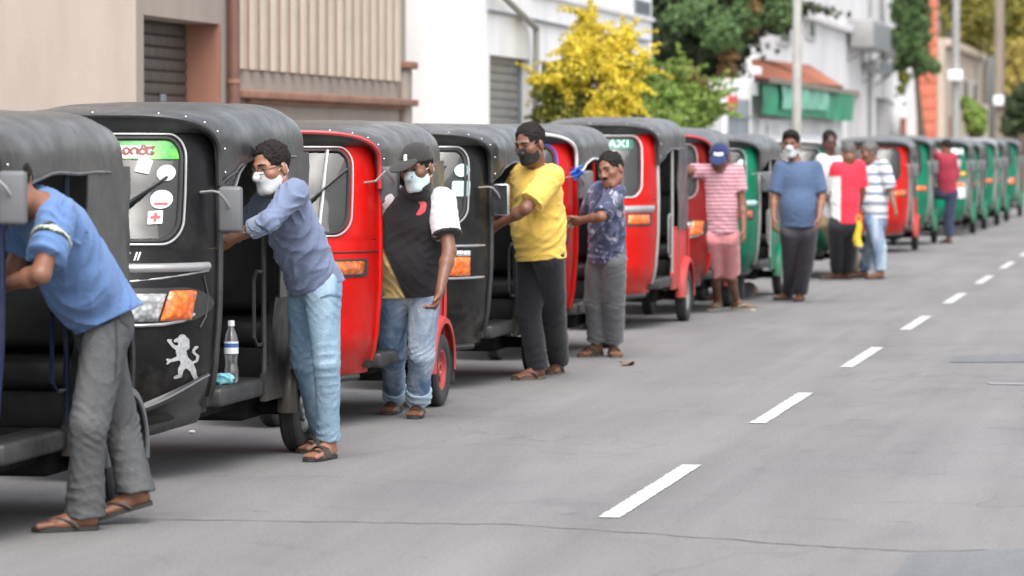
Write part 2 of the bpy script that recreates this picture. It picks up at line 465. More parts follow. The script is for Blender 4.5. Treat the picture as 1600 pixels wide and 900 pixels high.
for i in range(-1, 12):
    y = DY0 + i*5.17; h = .047
    m = MB(); ys = lin(y, y+2.52, 70)
    L = [(DX-h+rng.uniform(-.006,.004), a, .004) for a in ys]; R = [(DX+h+rng.uniform(-.004,.004), a, .004) for a in ys]
    m.strip(L, R, closed=False); link("lane_dash", m.mesh("lane_dash", 0), M_LINE, road)
M_FAINT = M('faded road paint', (.215,.212,.212), .85, var=.1, vs=7, dirt=.5, dirtcol=(.2,.2,.2))
# tar seam across the lane, the bluish patch and old patch edges
sp = [gnd(*p) for p in ((-60,800),(250,812),(520,816),(800,820),(1000,833),(1240,851),(1330,857),(1440,862),(1620,858))]
m = MB(); L = []; R = []
for i in range(len(sp)-1):
    for t in lin(0, 1, 9)[:-1]:
        p = sp[i].lerp(sp[i+1], t); w = .009*(.3+rng.random()); j = rng.uniform(-.02,.02)
        L.append((p.x, p.y-w+j, .003)); R.append((p.x, p.y+w+j, .003))
m.strip(L, R, closed=False); link("tar_seam", m.mesh("tar_seam", 0), M_SEAM, road)
def gpoly(name, pix, mat, z, parent=road):
    m = MB(); m.add([(*gnd(*p)[:2], z) for p in pix], [tuple(range(len(pix)))]); return link(name, m.mesh(name, 0), mat, parent)
gpoly("road_patch", [(1420,868),(1530,862),(1640,858),(1640,960),(1380,960),(1395,905)], M_PATCH, .005)
gpoly("road_patch", [(1490,556),(1640,552),(1640,566),(1484,567)], M_PATCH, .004)
gpoly("paint_mark", [(1540,598),(1640,600),(1640,603),(1546,601)], M_FAINT, .004)

# ---- buildings on the far side of the pavement
def wallpart(mb_fn, name, mat, parent, smooth=0):
    mb = MB(); mb_fn(mb); return link(name, mb.mesh(name, smooth), mat, parent)
def box(name, a, b, mat, parent, bev=0.0):
    return link(name, MB().box(a, b, bev).mesh(name, 30 if bev else 0), mat, parent)
def zat(px, py, x): return onx(px, py, x).z
def yat(px, x): return onx(px, 200, x).y

# beige building with the dark shutter, ribbed cladding and brown ledge
xF = -8.53
b1 = tag(empty("beige_building", (xF, yat(213,xF), 0)), "beige building with a dark roller shutter, ribbed pinkish cladding and brown ledge", "building")
def K(o, parent):     # keep world placement under a parent
    o.parent = parent; o.matrix_parent_inverse = Matrix.Translation(parent.location).inverted(); return o
y0, yd0, yd1, yc, ye = yat(213,xF), yat(225,xF), yat(343,xF), yat(364,xF), yat(634,xF)
zd = zat(225, 23, xF)
HT = 7.0
w = MB(); w.box((xF-.32, y0, 0), (xF, yd0, HT)); w.box((xF-.32, yd0, zd), (xF, yd1, HT)); w.box((xF-.32, yd1, 0), (xF, ye, HT))
w.box((xF-9, y0, 0), (xF-.32, y0+.3, HT)); w.box((xF-9, ye-.3, 0), (xF-.32, ye, HT))
K(link("wall", w.mesh("wall", 0), M_BEIGE), b1)
K(box("roof_slab", (xF-9, y0, HT), (xF+.15, ye, HT+.2), M_BEIGE, None), b1)
K(box("door_reveal", (xF-.318, yd1-.006, 0), (xF+.002, yd1+.05, zd), M_BROWNP, None), b1)
sh = K(box("shutter", (xF-.36, yd0+.002, 0), (xF-.318, yd1-.008, zd), M_DARKSH, None), b1)
slat = MB().prism([(0,0),(.018,.012),(.022,.05),(.018,.088),(0,.1)], 1, 0, yd1-yd0-.02).mesh("slat", 30)
for i in range(int(zd/.104)):
    o = link("slat", slat, M_DARKSH, sh, (xF-.315, yd0+.006, .02+i*.104))
K(box("shutter_lock", (xF-.295, yd0+1.45, 1.93), (xF-.275, yd0+1.6, 2.0), M_GREYM, None, .004), b1)
py_ = yat(354, xF)
dp = K(link("downpipe", MB().tube([(xF+.07, py_, 0), (xF+.07, py_, HT)], .055, 14).mesh("downpipe"), M_PIPE), b1)
for z_ in (1.2, 2.13, 3.05, 4.2, 5.4):
    br = link("pipe_clip", MB().lathe([(.056,-.02),(.064,-.02),(.064,.02),(.056,.02)], (xF+.07, py_, z_), 2, 16, True).mesh("pipe_clip"), M_LEDGE, dp)
zc, zl = zat(370,107,xF), zat(365,140,xF)
yr = yat(622, xF)
cl = K(box("cladding_sheet", (xF+.004, yc, zc), (xF+.012, yr, HT-.1), M_PINKB, None), b1)
npitch = 18; pitch = (yr-yc)/npitch
rib = MB().prism([(xF+.012, .0),(xF+.05, .035),(xF+.05, pitch*.48-.035),(xF+.012, pitch*.48)], 2, zc+.0, HT-.1).mesh("cladding_rib", 20)
for i in range(npitch): link("cladding_rib", rib, M_CREAM, cl, (0, yc+pitch*(i+.42), 0))
K(box("ledge", (xF+.003, yc-.01, zl-.075), (xF+.13, ye+.08, zl), M_LEDGE, None, .012), b1)
K(box("ledge_lower_trim", (xF+.003, yc+.4, zl-.115), (xF+.06, ye+.05, zl-.078), M_LEDGE, None), b1)  # thinner strip under the ledge in the same brown
zp = zat(630,108,xF)
pl = K(box("end_pillar", (xF+.003, ye-.30, 0), (xF+.075, ye+.0, zp), M_BEIGE, None, .01), b1)
link("pillar_cap", MB().box((xF-.05, ye-.35, zp+.002), (xF+.13, ye+.07, zp+.08), .015).mesh("pillar_cap", 30), M_LEDGE, pl)

# white building with the grey shutter
xW = -8.0
b2 = tag(empty("white_building", (xW, yat(760,xW), 0)), "white two-storey building with a grey roller shutter behind the yellow bush", "building")
a0, a1, a2, a3 = yat(760,xW), yat(765,xW), yat(828,xW), yat(1018,xW); zd2 = zat(765,85,xW)
w0, w1, wz0, wz1 = yat(846,xW), yat(905,xW), zat(846,150,xW), zat(846,95,xW)
w = MB(); w.box((xW-.3,a0,0),(xW,a1,HT)); w.box((xW-.3,a1,zd2),(xW,a2,HT)); w.box((xW-.3,a2,0),(xW,w0,HT)); w.box((xW-.3,w0,0),(xW,w1,wz0)); w.box((xW-.3,w0,wz1),(xW,w1,HT)); w.box((xW-.3,w1,0),(xW,a3,HT))
w.box((xW-8,a0,0),(xW-.3,a0+.3,HT)); w.box((xW-8,a3-.3,0),(xW-.3,a3,HT))
K(link("wall", w.mesh("wall", 0), M_WHITE), b2)
K(box("roof_slab", (xW-8,a0-.1,HT),(xW+.2,a3+.1,HT+.2), M_WHITE, None), b2)
sh = K(box("shutter", (xW-.2,a1+.004,0),(xW-.15,a2-.004,zd2), M_GREYSH, None), b2)
slat = MB().prism([(0,0),(.016,.012),(.02,.05),(.016,.088),(0,.1)], 1, 0, a2-a1-.02).mesh("slat", 30)
for i in range(int(zd2/.104)): link("slat", slat, M_GREYSH, sh, (xW-.147, a1+.01, .02+i*.104))
K(box("shutter_guide", (xW-.146,a2-.12,0),(xW-.1,a2-.004,zd2-.004), M_GREYM, None), b2)
win = K(box("window", (xW-.2,w0,wz0),(xW-.16,w1,wz1), M_WGLASS, None), b2)
for k in range(6):
    yy = w0+(w1-w0)*(k+.5)/6; link("window_bar", MB().box((xW-.1,yy-.012,wz0),(xW-.08,yy+.012,wz1)).mesh("window_bar",0), M_GREYM, win)
zc3 = zat(760,16,xW)
K(link("conduit", MB().tube([(xW+.03,a0+.05,zc3),(xW+.03,a0+6,zc3-.02),(xW+.03,a3-.4,zc3)], .022, 8).mesh("conduit"), M_GREYM), b2)
pa, pb = onx(792,0,xW+.1), onx(838,44,xW+.1)
K(link("drain_pipe", MB().tube([pa+(pa-pb)*.6, pb, (pb.x,pb.y,pb.z-.04), (xW+.06,pb.y+.1,.1)], .04, 8).mesh("drain_pipe"), M_GREYSH), b2)
for k in range(5):
    p = onx(1002, 4+k*4.5, xW); K(box("vent", (xW+.002,p.y-.7,p.z-.03),(xW+.03,p.y+.7,p.z+.03), M_GREYM, None), b2)
K(box("base_band", (xW+.002,a2+.05,3.4),(xW+.05,a3,3.46), M_WHITE2, None), b2)

# grey gate, low wall and the tiled shop with its green net
xG = -7.4
gt = tag(empty("metal_gate", (xG, yat(1133,xG), 0)), "blue-grey metal gate between the green shrub and the tiled shop", "gate")
g0, g1, gz = yat(1133,xG), yat(1171,xG), zat(1133,152,xG)
K(box("gate_leaf", (xG-.03,g0+.02,.14),(xG,(g0+g1)/2-.01,gz), M_GREYM, None, .006), gt)
K(box("gate_leaf", (xG-.03,(g0+g1)/2+.01,.14),(xG,g1-.02,gz), M_GREYM, None, .006), gt)
for k in range(3):
    zz = .5+k*.75; K(box("gate_rail", (xG+.001,g0+.03,zz),(xG+.03,g1-.03,zz+.06), M_GREYM, None), gt)
lw = tag(empty("boundary_wall", (xG, g0, 0)), "low white boundary wall behind the green shrub", "wall")
l0 = yat(1060,xG)
K(box("wall_panel", (xG-.2,l0,0),(xG,g0-.35,zat(1115,165,xG)), M_WHITE2, None), lw)
K(box("gate_post", (xG-.3,g0-.35,0),(xG+.05,g0,gz+.15), M_WHITE2, None, .01), lw)
xS = -7.55
sp_ = tag(empty("tiled_shop", (xS, yat(1176,xS), 0)), "small white shop with terracotta tiled roof and green shade net", "shop")
s0, s1 = yat(1174,xS), yat(1316,xS); ze = 2.74
K(box("wall", (xS-1.35,s0,0),(xS,s1,ze-.02), M_WHITE2, None), sp_)
p = zat(1174,120,xS)
K(box("meter_box", (xS+.003,s0-.0,p-.32),(xS+.12,s0+.55,p+.18), M_SIGNW, None, .01), sp_)
RC = [onx(1179,126,xS+.35), onx(1318,135,xS+.35), onx(1174,94,xS-.9), onx(1264,104,xS-.9)]     # eave ends, ridge ends
RC[1].z = RC[0].z+.1; RC[3].z = RC[2].z+.1
def roofp(a, b): return RC[0].lerp(RC[1], b).lerp(RC[2].lerp(RC[3], b), a)
rf = MB(); nt = 56
for i in range(nt):
    def tl(u, t):
        q = roofp(u, (i+t*.94)/nt); return (q.x, q.y, q.z+.05*math.sin(math.pi*t)-.022*((u*7) % 1)+.02)
    rf.grid(tl, lin(0,.999,22), lin(0,1,5))
o = K(link("roof_tiles", rf.mesh("roof_tiles", 60), M_TILE), sp_); o["kind"] = "stuff"
rd = MB(); rd.add([q-Vector((0,0,.03)) for q in (RC[0],RC[1],RC[3],RC[2])], [(0,1,2,3)])
K(link("roof_deck", rd.mesh("roof_deck", 0, solid=.03), M_DARKIN), sp_)
K(box("fascia", (xS+.33,s0-.25,ze-.10),(xS+.36,s1+.25,ze+.0), M_WOOD, None), sp_)
zt0 = 2.10
def net(a, t, sag=.06): return (xS+.22+.02*math.sin(a*23)+.015*math.sin(a*51+t*4)+.3*sag*math.sin(math.pi*t), s0+(s1-s0)*a, ze-.06-(ze-.06-zt0+.02*math.sin(a*9))*t)
K(link("shade_net", MB().grid(lambda a, t: net(a, t), lin(-.02,1.02,60), lin(0,1,10)).mesh("shade_net", 60), M_TARP), sp_)
K(link("plastic_sheet", MB().grid(lambda a, t: (lambda q: (q[0]+.06, q[1], q[2]+.02))(net(a, t)), lin(0.12,.62,40), lin(.05,.80,8)).mesh("plastic_sheet", 60), M_TARP2), sp_)
sb0, sb1 = yat(1183,xS), yat(1228,xS)
sg = K(box("sign_board", (xS+.01,sb0,1.62),(xS+.05,sb1,2.04), M_SIGNW, None, .005), sp_)
v, f = text_mesh("8 11", .36, spacing=1.1)
me = MB(); me.add([(xS+.054, (sb0+sb1)/2 - .4 + p_[0]*3.0, 1.83+p_[1]*.8) for p_ in v], f)
link("lettering", me.mesh("lettering", 0), M_SIGNK, sg)
rb = tag(empty("red_notice", onx(1144,160,xG+.05)), "small red plastic notice hanging on the grey gate", "notice")
p = onx(1144,160,xG+.05)
K(box("notice_plate", (p.x-.0,p.y-.5,p.z-.11),(p.x+.03,p.y+.5,p.z+.11), M_REDP, None, .01), rb)
K(link("hanger", MB().tube([(p.x+.012,p.y-.4,p.z+.11),(p.x+.012,p.y,p.z+.24),(p.x+.012,p.y+.4,p.z+.11)], .008, 5).mesh("hanger"), M_GREYM), rb)

# tall white building behind the shop
xB = -9.0
b4 = tag(empty("tall_white_building", (xB, yat(1130,xB), 0)), "tall pale white building rising behind the terracotta roof", "building")
t0, t1 = yat(1182,xB), yat(1396,xB); HB = 11
dw = []
for pa_, pb_, pyt in ((1324,1345,146),(1369,1391,151)):
    dw.append((yat(pa_,xB), yat(pb_,xB), zat(pa_,pyt,xB)))
w = MB(); yy = t0
for (d0, d1, dz) in dw:
    w.box((xB-.4,yy,0),(xB,d0,HB)); w.box((xB-.4,d0,dz),(xB,d1,HB)); yy = d1
w.box((xB-.4,yy,0),(xB,t1,HB)); w.box((xB-9,t0,0),(xB-.4,t0+.3,HB)); w.box((xB-9,t1-.3,0),(xB-.4,t1,HB))
K(link("wall", w.mesh("wall", 0), M_WHITE2), b4)
for (d0, d1, dz) in dw: K(box("doorway", (xB-.42,d0,0),(xB-.38,d1,dz), M_GREYSH, None), b4)
for pa_, pb_, p0, p1 in ((1212,1233,68,42),(1258,1272,60,34)):
    q0, q1 = onx(pa_,p0,xB), onx(pb_,p1,xB)
    wf = K(box("window", (xB+.003,q0.y,q0.z),(xB+.06,q1.y,q0.z+.9), M_WFRAME, None, .01), b4)
    link("pane", MB().box((xB+.05,q0.y+.4,q0.z+.08),(xB+.066,q1.y-.4,q0.z+.82)).mesh("pane",0), M_WGLASS, wf)
# grey bracketed machines on the facade
for pa_, pb_, p0, p1, dd in ((1322,1352,78,34,.7),(1345,1368,112,98,.5),(1376,1388,92,66,.45)):
    q0, q1 = onx(pa_,p0,xB), onx(pb_,p1,xB); zb = (q0.z+zat(pb_,p0,xB))/2; zt_ = zb+(p0-p1)/60
    ac = K(box("cooling_unit", (xB+.1,q0.y,zb),(xB+dd,q1.y,zt_), M_GREYSH, None, .03), b4)
    for k in range(5):
        zz = zb+(zt_-zb)*(k+1)/6; link("louvre", MB().box((xB+dd,q0.y+.3,zz-.02),(xB+dd+.02,q1.y-.3,zz+.03)).mesh("louvre",0), M_GREYM, ac)
    for y_ in (q0.y+.3, q1.y-.3):
        link("bracket", MB().tube([(xB,y_,zb-.35),(xB+dd,y_,zb-.03)], .025, 6).mesh("bracket"), M_GREYM, ac)
K(box("cornice", (xB+.003,t0,4.5),(xB+.18,t1,4.7), M_WHITE2, None, .03), b4)
K(link("drain_pipe", MB().tube([(xB+.06,yat(1356,xB),0),(xB+.06,yat(1356,xB),HB)], .06, 8).mesh("drain_pipe"), M_GREYSH), b4)
# low white annex with creeper, then the orange column and the sand building
b5 = tag(empty("low_white_annex", (xB, t1+.3, 0)), "low white annex with green creeper on its wall", "building")
e0, e1 = t1+.2, yat(1440,-8.7)
w = MB()
zq0, zq1 = zat(1398,96,-8.7), zat(1440,118,-8.7)
w.add([(-8.7,e0,0),(-8.7,e1,0),(-8.7,e1,zq1),(-8.7,e0,zq0),(-14,e0,0),(-14,e1,0),(-14,e1,zq1),(-14,e0,zq0)], [(0,1,2,3),(7,6,5,4),(3,2,6,7),(1,5,6,2),(0,3,7,4)])
K(link("wall", w.mesh("wall",0), M_WHITE), b5)
K(link("window", MB().box((-8.69,yat(1406,-8.7),.4),(-8.66,yat(1414,-8.7),2.4)).mesh("window",0), M_WGLASS), b5)
cx0 = -8.1
col = tag(empty("orange_column", (cx0, yat(1462,cx0), 0)), "tall orange-red tiled column beside the grey utility pole", "column")
pb0 = onx(1462,185,cx0); pw = .5
K(box("core", (cx0-pw,pb0.y,0),(cx0-.01,pb0.y+pw,9), M_ORANGE, None), col)
band = MB().box((cx0-pw-.03, pb0.y-.03, 0), (cx0+.02, pb0.y+pw+.03, .36), .02).mesh("facing_tile", 30)
for i in range(17): link("facing_tile", band, M_ORANGE, col, None).location = Vector((0,0,1.1+i*.40)) - Vector(col.location)
K(box("side_strip", (cx0-pw-.35,pb0.y+.1,0),(cx0-pw-.05,pb0.y+.5,9), M_SAND, None), col)
b6 = tag(empty("sand_building", (-9.2, yat(1476,-9.2), 0)), "sand coloured building behind the grey utility pole", "building")
q0, q1 = yat(1476,-8.6), yat(1545,-8.6); zq = 1.55+(228-60)/((VPX-1476)/(8.6/1.5226))*1.55
w = MB(); w.box((-13,q0,0),(-8.6,q0+22,zq)); w.box((-13,q0+22,0),(-8.6,q1,zq*.62))
K(link("wall", w.mesh("wall",0), M_SAND), b6)
K(box("cornice", (-8.597,q0,zq-.3),(-8.4,q0+22,zq-.02), M_SAND, None, .03), b6)
dz = MB().box((-8.598,q0+2,0),(-8.54,q0+7,2.6)).mesh("doorway",0); K(link("doorway", dz, M_LEDGE), b6)
for k in range(2):
    wf = K(box("window", (-8.597,q0+9+k*6,2.9),(-8.55,q0+12+k*6,4.1), M_WFRAME, None), b6)
    link("pane", MB().box((-8.552,q0+9.3+k*6,3.0),(-8.54,q0+11.7+k*6,4.0)).mesh("pane",0), M_WGLASS, wf)

# ---- utility poles
def pole(px, x, r0, r1, h, mat, label, boxes=(), arm=True):
    y = yat(px, x); t = tag(empty("utility_pole", (x, y, 0)), label, "utility pole", "poles along the pavement")
    link("shaft", MB().tube([(0,0,0),(0,0,h*.5),(0,0,h)], [r0,(r0+r1)/2,r1], 12).mesh("shaft"), mat, t)
    if arm:
        a = link("cross_arm", MB().box((-.7,-.05,h-.6),(.7,.05,h-.5),.01).mesh("cross_arm",30), mat, t)
        for k in (-.6,-.2,.2,.6): link("insulator", MB().lathe([(0,0),(.03,0),(.045,.05),(.025,.08),(.04,.12),(0,.14)], (k,0,h-.5), 2, 10).mesh("insulator"), M_SIGNW, a)
    for (z, s) in boxes:
        link("junction_box", MB().box((-s[0]/2,-r0-.06-s[1],z),(s[0]/2,-r0+.02,z+s[2]),.02).mesh("junction_box",30), M_SIGNW, t)
        link("pole_band", MB().lathe([(r0,-.03),(r0+.015,-.03),(r0+.015,.03),(r0,.03)], (0,0,z+s[2]/2), 2, 14, True).mesh("pole_band"), M_GREYM, t)
    return t
pole(1245, -6.62, .085, .07, 5.2, M_CONC, "pale concrete utility pole in front of the green shade net", arm=False)
pole(1493, -6.7, .12, .10, 9, M_GREYSH, "grey utility pole with white junction boxes by the orange column", boxes=((3.40,(.42,.2,.30)),))
pole(1561, -6.5, .19, .15, 9, M_WOOD, "thick brown wooden utility pole near the yellow tree", boxes=((2.9,(.34,.2,.34)),))

# ---- planting
def leaves(mb, rng, centres, n, size, outer=.55, flat=.0):
    """small folded leaf quads spread through a set of ellipsoids, denser near their skins"""
    tot = sum(c[1][0]*c[1][1]*c[1][2] for c in centres)
    for (c, r) in centres:
        k = max(8, int(n*(r[0]*r[1]*r[2])/tot))
        for _ in range(k):
            d = Vector((rng.gauss(0,1), rng.gauss(0,1), rng.gauss(0,1))).normalized()
            q = (rng.random()**(1/3))*(1-outer) + outer*(1-rng.random()*.25) if rng.random() < .7 else rng.random()**.5
            q *= 1 + .18*math.sin(d.x*7+c[0]*3)*math.sin(d.z*6+c[1])
            p = Vector((c[0]+d.x*r[0]*q, c[1]+d.y*r[1]*q, c[2]+d.z*r[2]*q))
            nrm = (d*.8 + Vector((rng.gauss(0,.6), rng.gauss(0,.6), rng.gauss(.25,.6)))).normalized()
            a = nrm.orthogonal().normalized(); a.rotate(Matrix.Rotation(rng.uniform(0,6.28), 3, nrm)); b = nrm.cross(a)
            s = size*rng.uniform(.6,1.35); o = len(mb.v)
            mb.v += [tuple(p-a*s), tuple(p+b*s*.42+nrm*s*.1), tuple(p+a*s), tuple(p-b*s*.42+nrm*s*.1)]
            mb.f += [(o,o+1,o+2,o+3)]
def clumps(rng, c, r, n, k=.42):
    out = []
    for _ in range(n):
        d = Vector((rng.gauss(0,1), rng.gauss(0,1), rng.gauss(0,1))).normalized(); q = rng.uniform(.35,.85)
        s = rng.uniform(.7,1.25)*k
        out.append(((c[0]+d.x*r[0]*q, c[1]+d.y*r[1]*q, c[2]+d.z*r[2]*q), (r[0]*s, r[1]*s, r[2]*s)))
    return out
def crown(name, mat, parent, rng, cl, n, size, **kw):
    mb = MB(); leaves(mb, rng, cl, n, size, **kw)
    o = link(name, mb.mesh(name, 0, weld=False, recalc=False), mat); K(o, parent); return o
def sprays(rng, src, n, length, droop=.25, k=7, w=.07):
    """loose outer shoots: short runs of small clusters leaving the crown"""
    out = []
    for _ in range(n):
        c, r = src[rng.randrange(len(src))]
        d = Vector((rng.gauss(0,1), rng.gauss(0,.7), rng.gauss(.35,.8))).normalized(); L = length*rng.uniform(.5,1.25)
        p0 = Vector((c[0]+d.x*r[0]*.8, c[1]+d.y*r[1]*.8, c[2]+d.z*r[2]*.8))
        for i in range(k):
            t = i/(k-1); p = p0+d*L*t-UP*droop*L*t*t; s = w*(1.05-t*.75)*rng.uniform(.7,1.2)
            out.append(((p.x,p.y,p.z),(s,s,s*.9)))
    return out
def stems(name, parent, rng, base, tops, r0, mat=M_BARK):
    mb = MB()
    for tp in tops:
        b = Vector(base); t = Vector(tp); m1 = b.lerp(t, .35)+Vector((rng.gauss(0,.1),rng.gauss(0,.1),.1)); m2 = b.lerp(t,.7)+Vector((rng.gauss(0,.12),rng.gauss(0,.12),.05))
        mb.tube([b,m1,m2,t],[r0,r0*.72,r0*.45,r0*.18],7)
    return K(link(name, mb.mesh(name), mat), parent)
rg = random.Random(11)
# yellow flowering bush in front of the white building
yb = yat(915,-7.2); pxm = FPX/((Vector((-7.2,yb,0))).dot(FWD))
bush = tag(empty("flowering_bush", (-7.2, yb, .13)), "tall bush covered in bright yellow blossom before the white building", "bush")
zof = lambda py: EYE+(HOR-py)/pxm
def bp(px, py, r, dy=0.0):
    p = at(px, py, Vector((-7.2,yb,0)).dot(FWD)+dy); k = r/pxm; return ((p.x,p.y,p.z),(k,k*1.1,k))
yl = [bp(920,28,16),bp(915,55,22),bp(905,80,32),bp(945,78,26),bp(975,62,18),bp(950,105,30),bp(985,105,24),bp(975,130,26),bp(900,112,26,-.1),bp(868,110,17),bp(850,130,17),bp(955,150,26,-.2),bp(930,175,20,-.25),bp(880,135,16),bp(945,185,20,-.2),bp(985,150,16)]
gl_ = [bp(885,140,30,.15),bp(860,160,26,.1),bp(920,150,38,.2),bp(890,180,36,.1),bp(950,170,34,.2),bp(850,190,24),bp(905,210,60,.2),bp(965,200,40,.2)]
stems("stem", bush, rg, (-7.2,yb,.1), [c for c,_ in yl[:9]], .05)
crown("foliage", M_LEAF_Y, bush, rg, gl_+yl[6:12]+sprays(rg, gl_, 40, .3), 12000, .036)
crown("blossom", M_BLOSSOM, bush, rg, yl+sprays(rg, yl, 90, .34), 26000, .026)
# bright green shrub beside it
ys_ = yat(1050,-7.3); dS = Vector((-7.3,ys_,0)).dot(FWD); pS = FPX/dS
shb = tag(empty("leafy_shrub", (-7.3, ys_, .13)), "broad bright green shrub beside the grey gate", "shrub")
def sp2(px, py, r, dy=0.0, d=dS, ppm=pS):
    p = at(px, py, d+dy); k = r/ppm; return ((p.x,p.y,p.z),(k,k*1.2,k))
gs = [sp2(1000,150,30),(sp2(1030,150,34)),sp2(1058,140,30),sp2(1085,155,30),sp2(1015,185,38),sp2(1060,185,40),sp2(1100,175,24),sp2(1008,120,16),sp2(1075,120,18),sp2(1110,160,16)]
stems("stem", shb, rg, (-7.3,ys_,.1), [c for c,_ in gs[:6]], .035)
crown("foliage", M_LEAF_G, shb, rg, gs+sprays(rg, gs, 80, .42, .2), 16000, .042)
crown("dry_leaves", M_LEAF_B, shb, rg, [sp2(1080,118,14,-.1),sp2(1062,108,10,-.1),sp2(1098,130,12,-.1)], 160, .05)
# dark tree over the boundary wall
yt = yat(1090,-9.6); dT = Vector((-9.6,yt,0)).dot(FWD); pT = FPX/dT
tr = tag(empty("shade_tree", (-9.6, yt, 0)), "big dark green tree overhanging the grey gate", "tree")
def tp(px, py, r, dy=0.0): return sp2(px, py, r, dy, dT, pT)
main = clumps(rg, tp(1085,40,10)[0], (95/pT,2.2,75/pT), 26, .34) + [tp(1040,90,34,.9),tp(1075,115,30,.8),tp(1035,50,34,1.2),tp(1070,70,40,1.2),tp(1110,120,26,.5),tp(1160,60,30,.6),tp(1050,60,40,.6),tp(1130,100,34),tp(1120,60,40),tp(1160,20,40),tp(1205,15,32),tp(1228,25,26),tp(1145,90,24),tp(1090,100,40,.5),tp(1035,20,34),tp(1060,-30,50),tp(1120,-40,60),tp(1190,-30,45),tp(1240,10,14)]
stems("trunk", tr, rg, (-9.6,yt,0), [tp(1085,60,1)[0]], .22)
stems("limb", tr, rg, tp(1085,110,1)[0], [c for c,_ in main[2:26:3]]+[tp(1225,20,1)[0]], .09)
crown("crown", M_LEAF_D, tr, rg, main+sprays(rg, main, 70, .9, .3, 7, .16), 46000, .072)
crown("outer_leaves", M_LEAF_M, tr, rg, [tp(1215,20,30,-.4),tp(1090,15,34,-1.6),tp(1120,45,34,-1.6),tp(1160,30,30,-.9),tp(1060,30,26,-1.6),tp(1140,70,24,-1.0),tp(1240,14,14,-.4)], 5200, .06)
crown("dry_leaves", M_LEAF_B, tr, rg, [tp(1170,45,12,-1.),tp(1140,85,16,-1.2),tp(1135,110,16,-1.2),tp(1178,10,12,-1.)], 420, .07)
# green tree over the annex
ya = yat(1430,-8.0); dA = Vector((-8.0,ya,0)).dot(FWD); pA = FPX/dA
ta = tag(empty("street_tree", (-8.0, ya, 0)), "mid green tree hanging over the low white annex", "tree")
def ap(px, py, r, dy=0.0): return sp2(px, py, r, dy, dA, pA)
cl_ = [ap(1414,20,24),ap(1434,10,22),ap(1410,60,20),ap(1430,50,24),ap(1442,35,16),ap(1420,85,20),ap(1440,85,17),ap(1460,106,12),ap(1424,-20,32),ap(1408,100,12),ap(1440,106,14)]
stems("trunk", ta, rg, (-8.0,ya,0), [ap(1432,60,1)[0]], .16)
stems("limb", ta, rg, ap(1432,110,1)[0], [c for c,_ in cl_[:8]], .07)
crown("crown", M_LEAF_M, ta, rg, cl_+sprays(rg, cl_, 40, .8, .4, 6, .16), 13000, .07)
crown("creeper", M_LEAF_Y, b5, rg, [sp2(1412,120,9,-.5,dA,pA),sp2(1408,140,7,-.5,dA,pA)], 300, .09)
# trees closing the street
def far_tree(px, x, mat, crs, n, size, label, th=None, name="far_tree"):
    y = yat(px, x); d = Vector((x,y,0)).dot(FWD); ppm = FPX/d
    t = tag(empty(name, (x,y,0)), label, "tree", "trees at the end of the street")
    cc = [sp2(a,b,r,dy,d,ppm) for (a,b,r,dy) in crs]
    stems("trunk", t, rg, (x,y,0), [c for c,_ in cc[:3]], .2)
    crown("crown", mat, t, rg, cc, n, size); return t
far_tree(1520, -9.5, M_LEAF_O, [(1500,30,38,0),(1530,20,40,0),(1545,60,30,0),(1515,60,26,0),(1500,-20,40,0),(1550,-20,40,0)], 5200, .16, "yellowish green tree above the sand coloured building")
far_tree(1585, -7.0, M_LEAF_O, [(1590,15,40,0),(1570,35,30,0),(1610,50,40,0),(1580,60,24,0),(1600,-20,40,0)], 4800, .16, "olive tree crown above the wooden pole")
far_tree(1590, -6.6, M_LEAF_P, [(1592,100,26,0),(1600,85,26,0),(1585,125,24,0),(1610,120,34,0)], 2600, .14, "low golden yellow tree beside the wooden pole", name="yellow_tree")
far_tree(1592, -5.6, M_LEAF_D, [(1590,165,22,0),(1605,185,26,0),(1580,195,18,0),(1615,150,30,0)], 2200, .14, "dark green bush under the golden yellow tree", name="roadside_bush")
far_tree(1525, -7.8, M_LEAF_G, [(1518,175,16,0),(1525,195,18,0),(1510,160,11,0),(1530,180,14,0)], 1500, .11, "light green shrub before the sand coloured building", name="roadside_shrub")
far_tree(1650, -4.6, M_LEAF_M, [(1660,60,50,0),(1680,110,60,0),(1650,160,40,0),(1625,205,24,0),(1670,200,50,0)], 5000, .2, "mid green trees where the street bends away", name="street_end_tree")

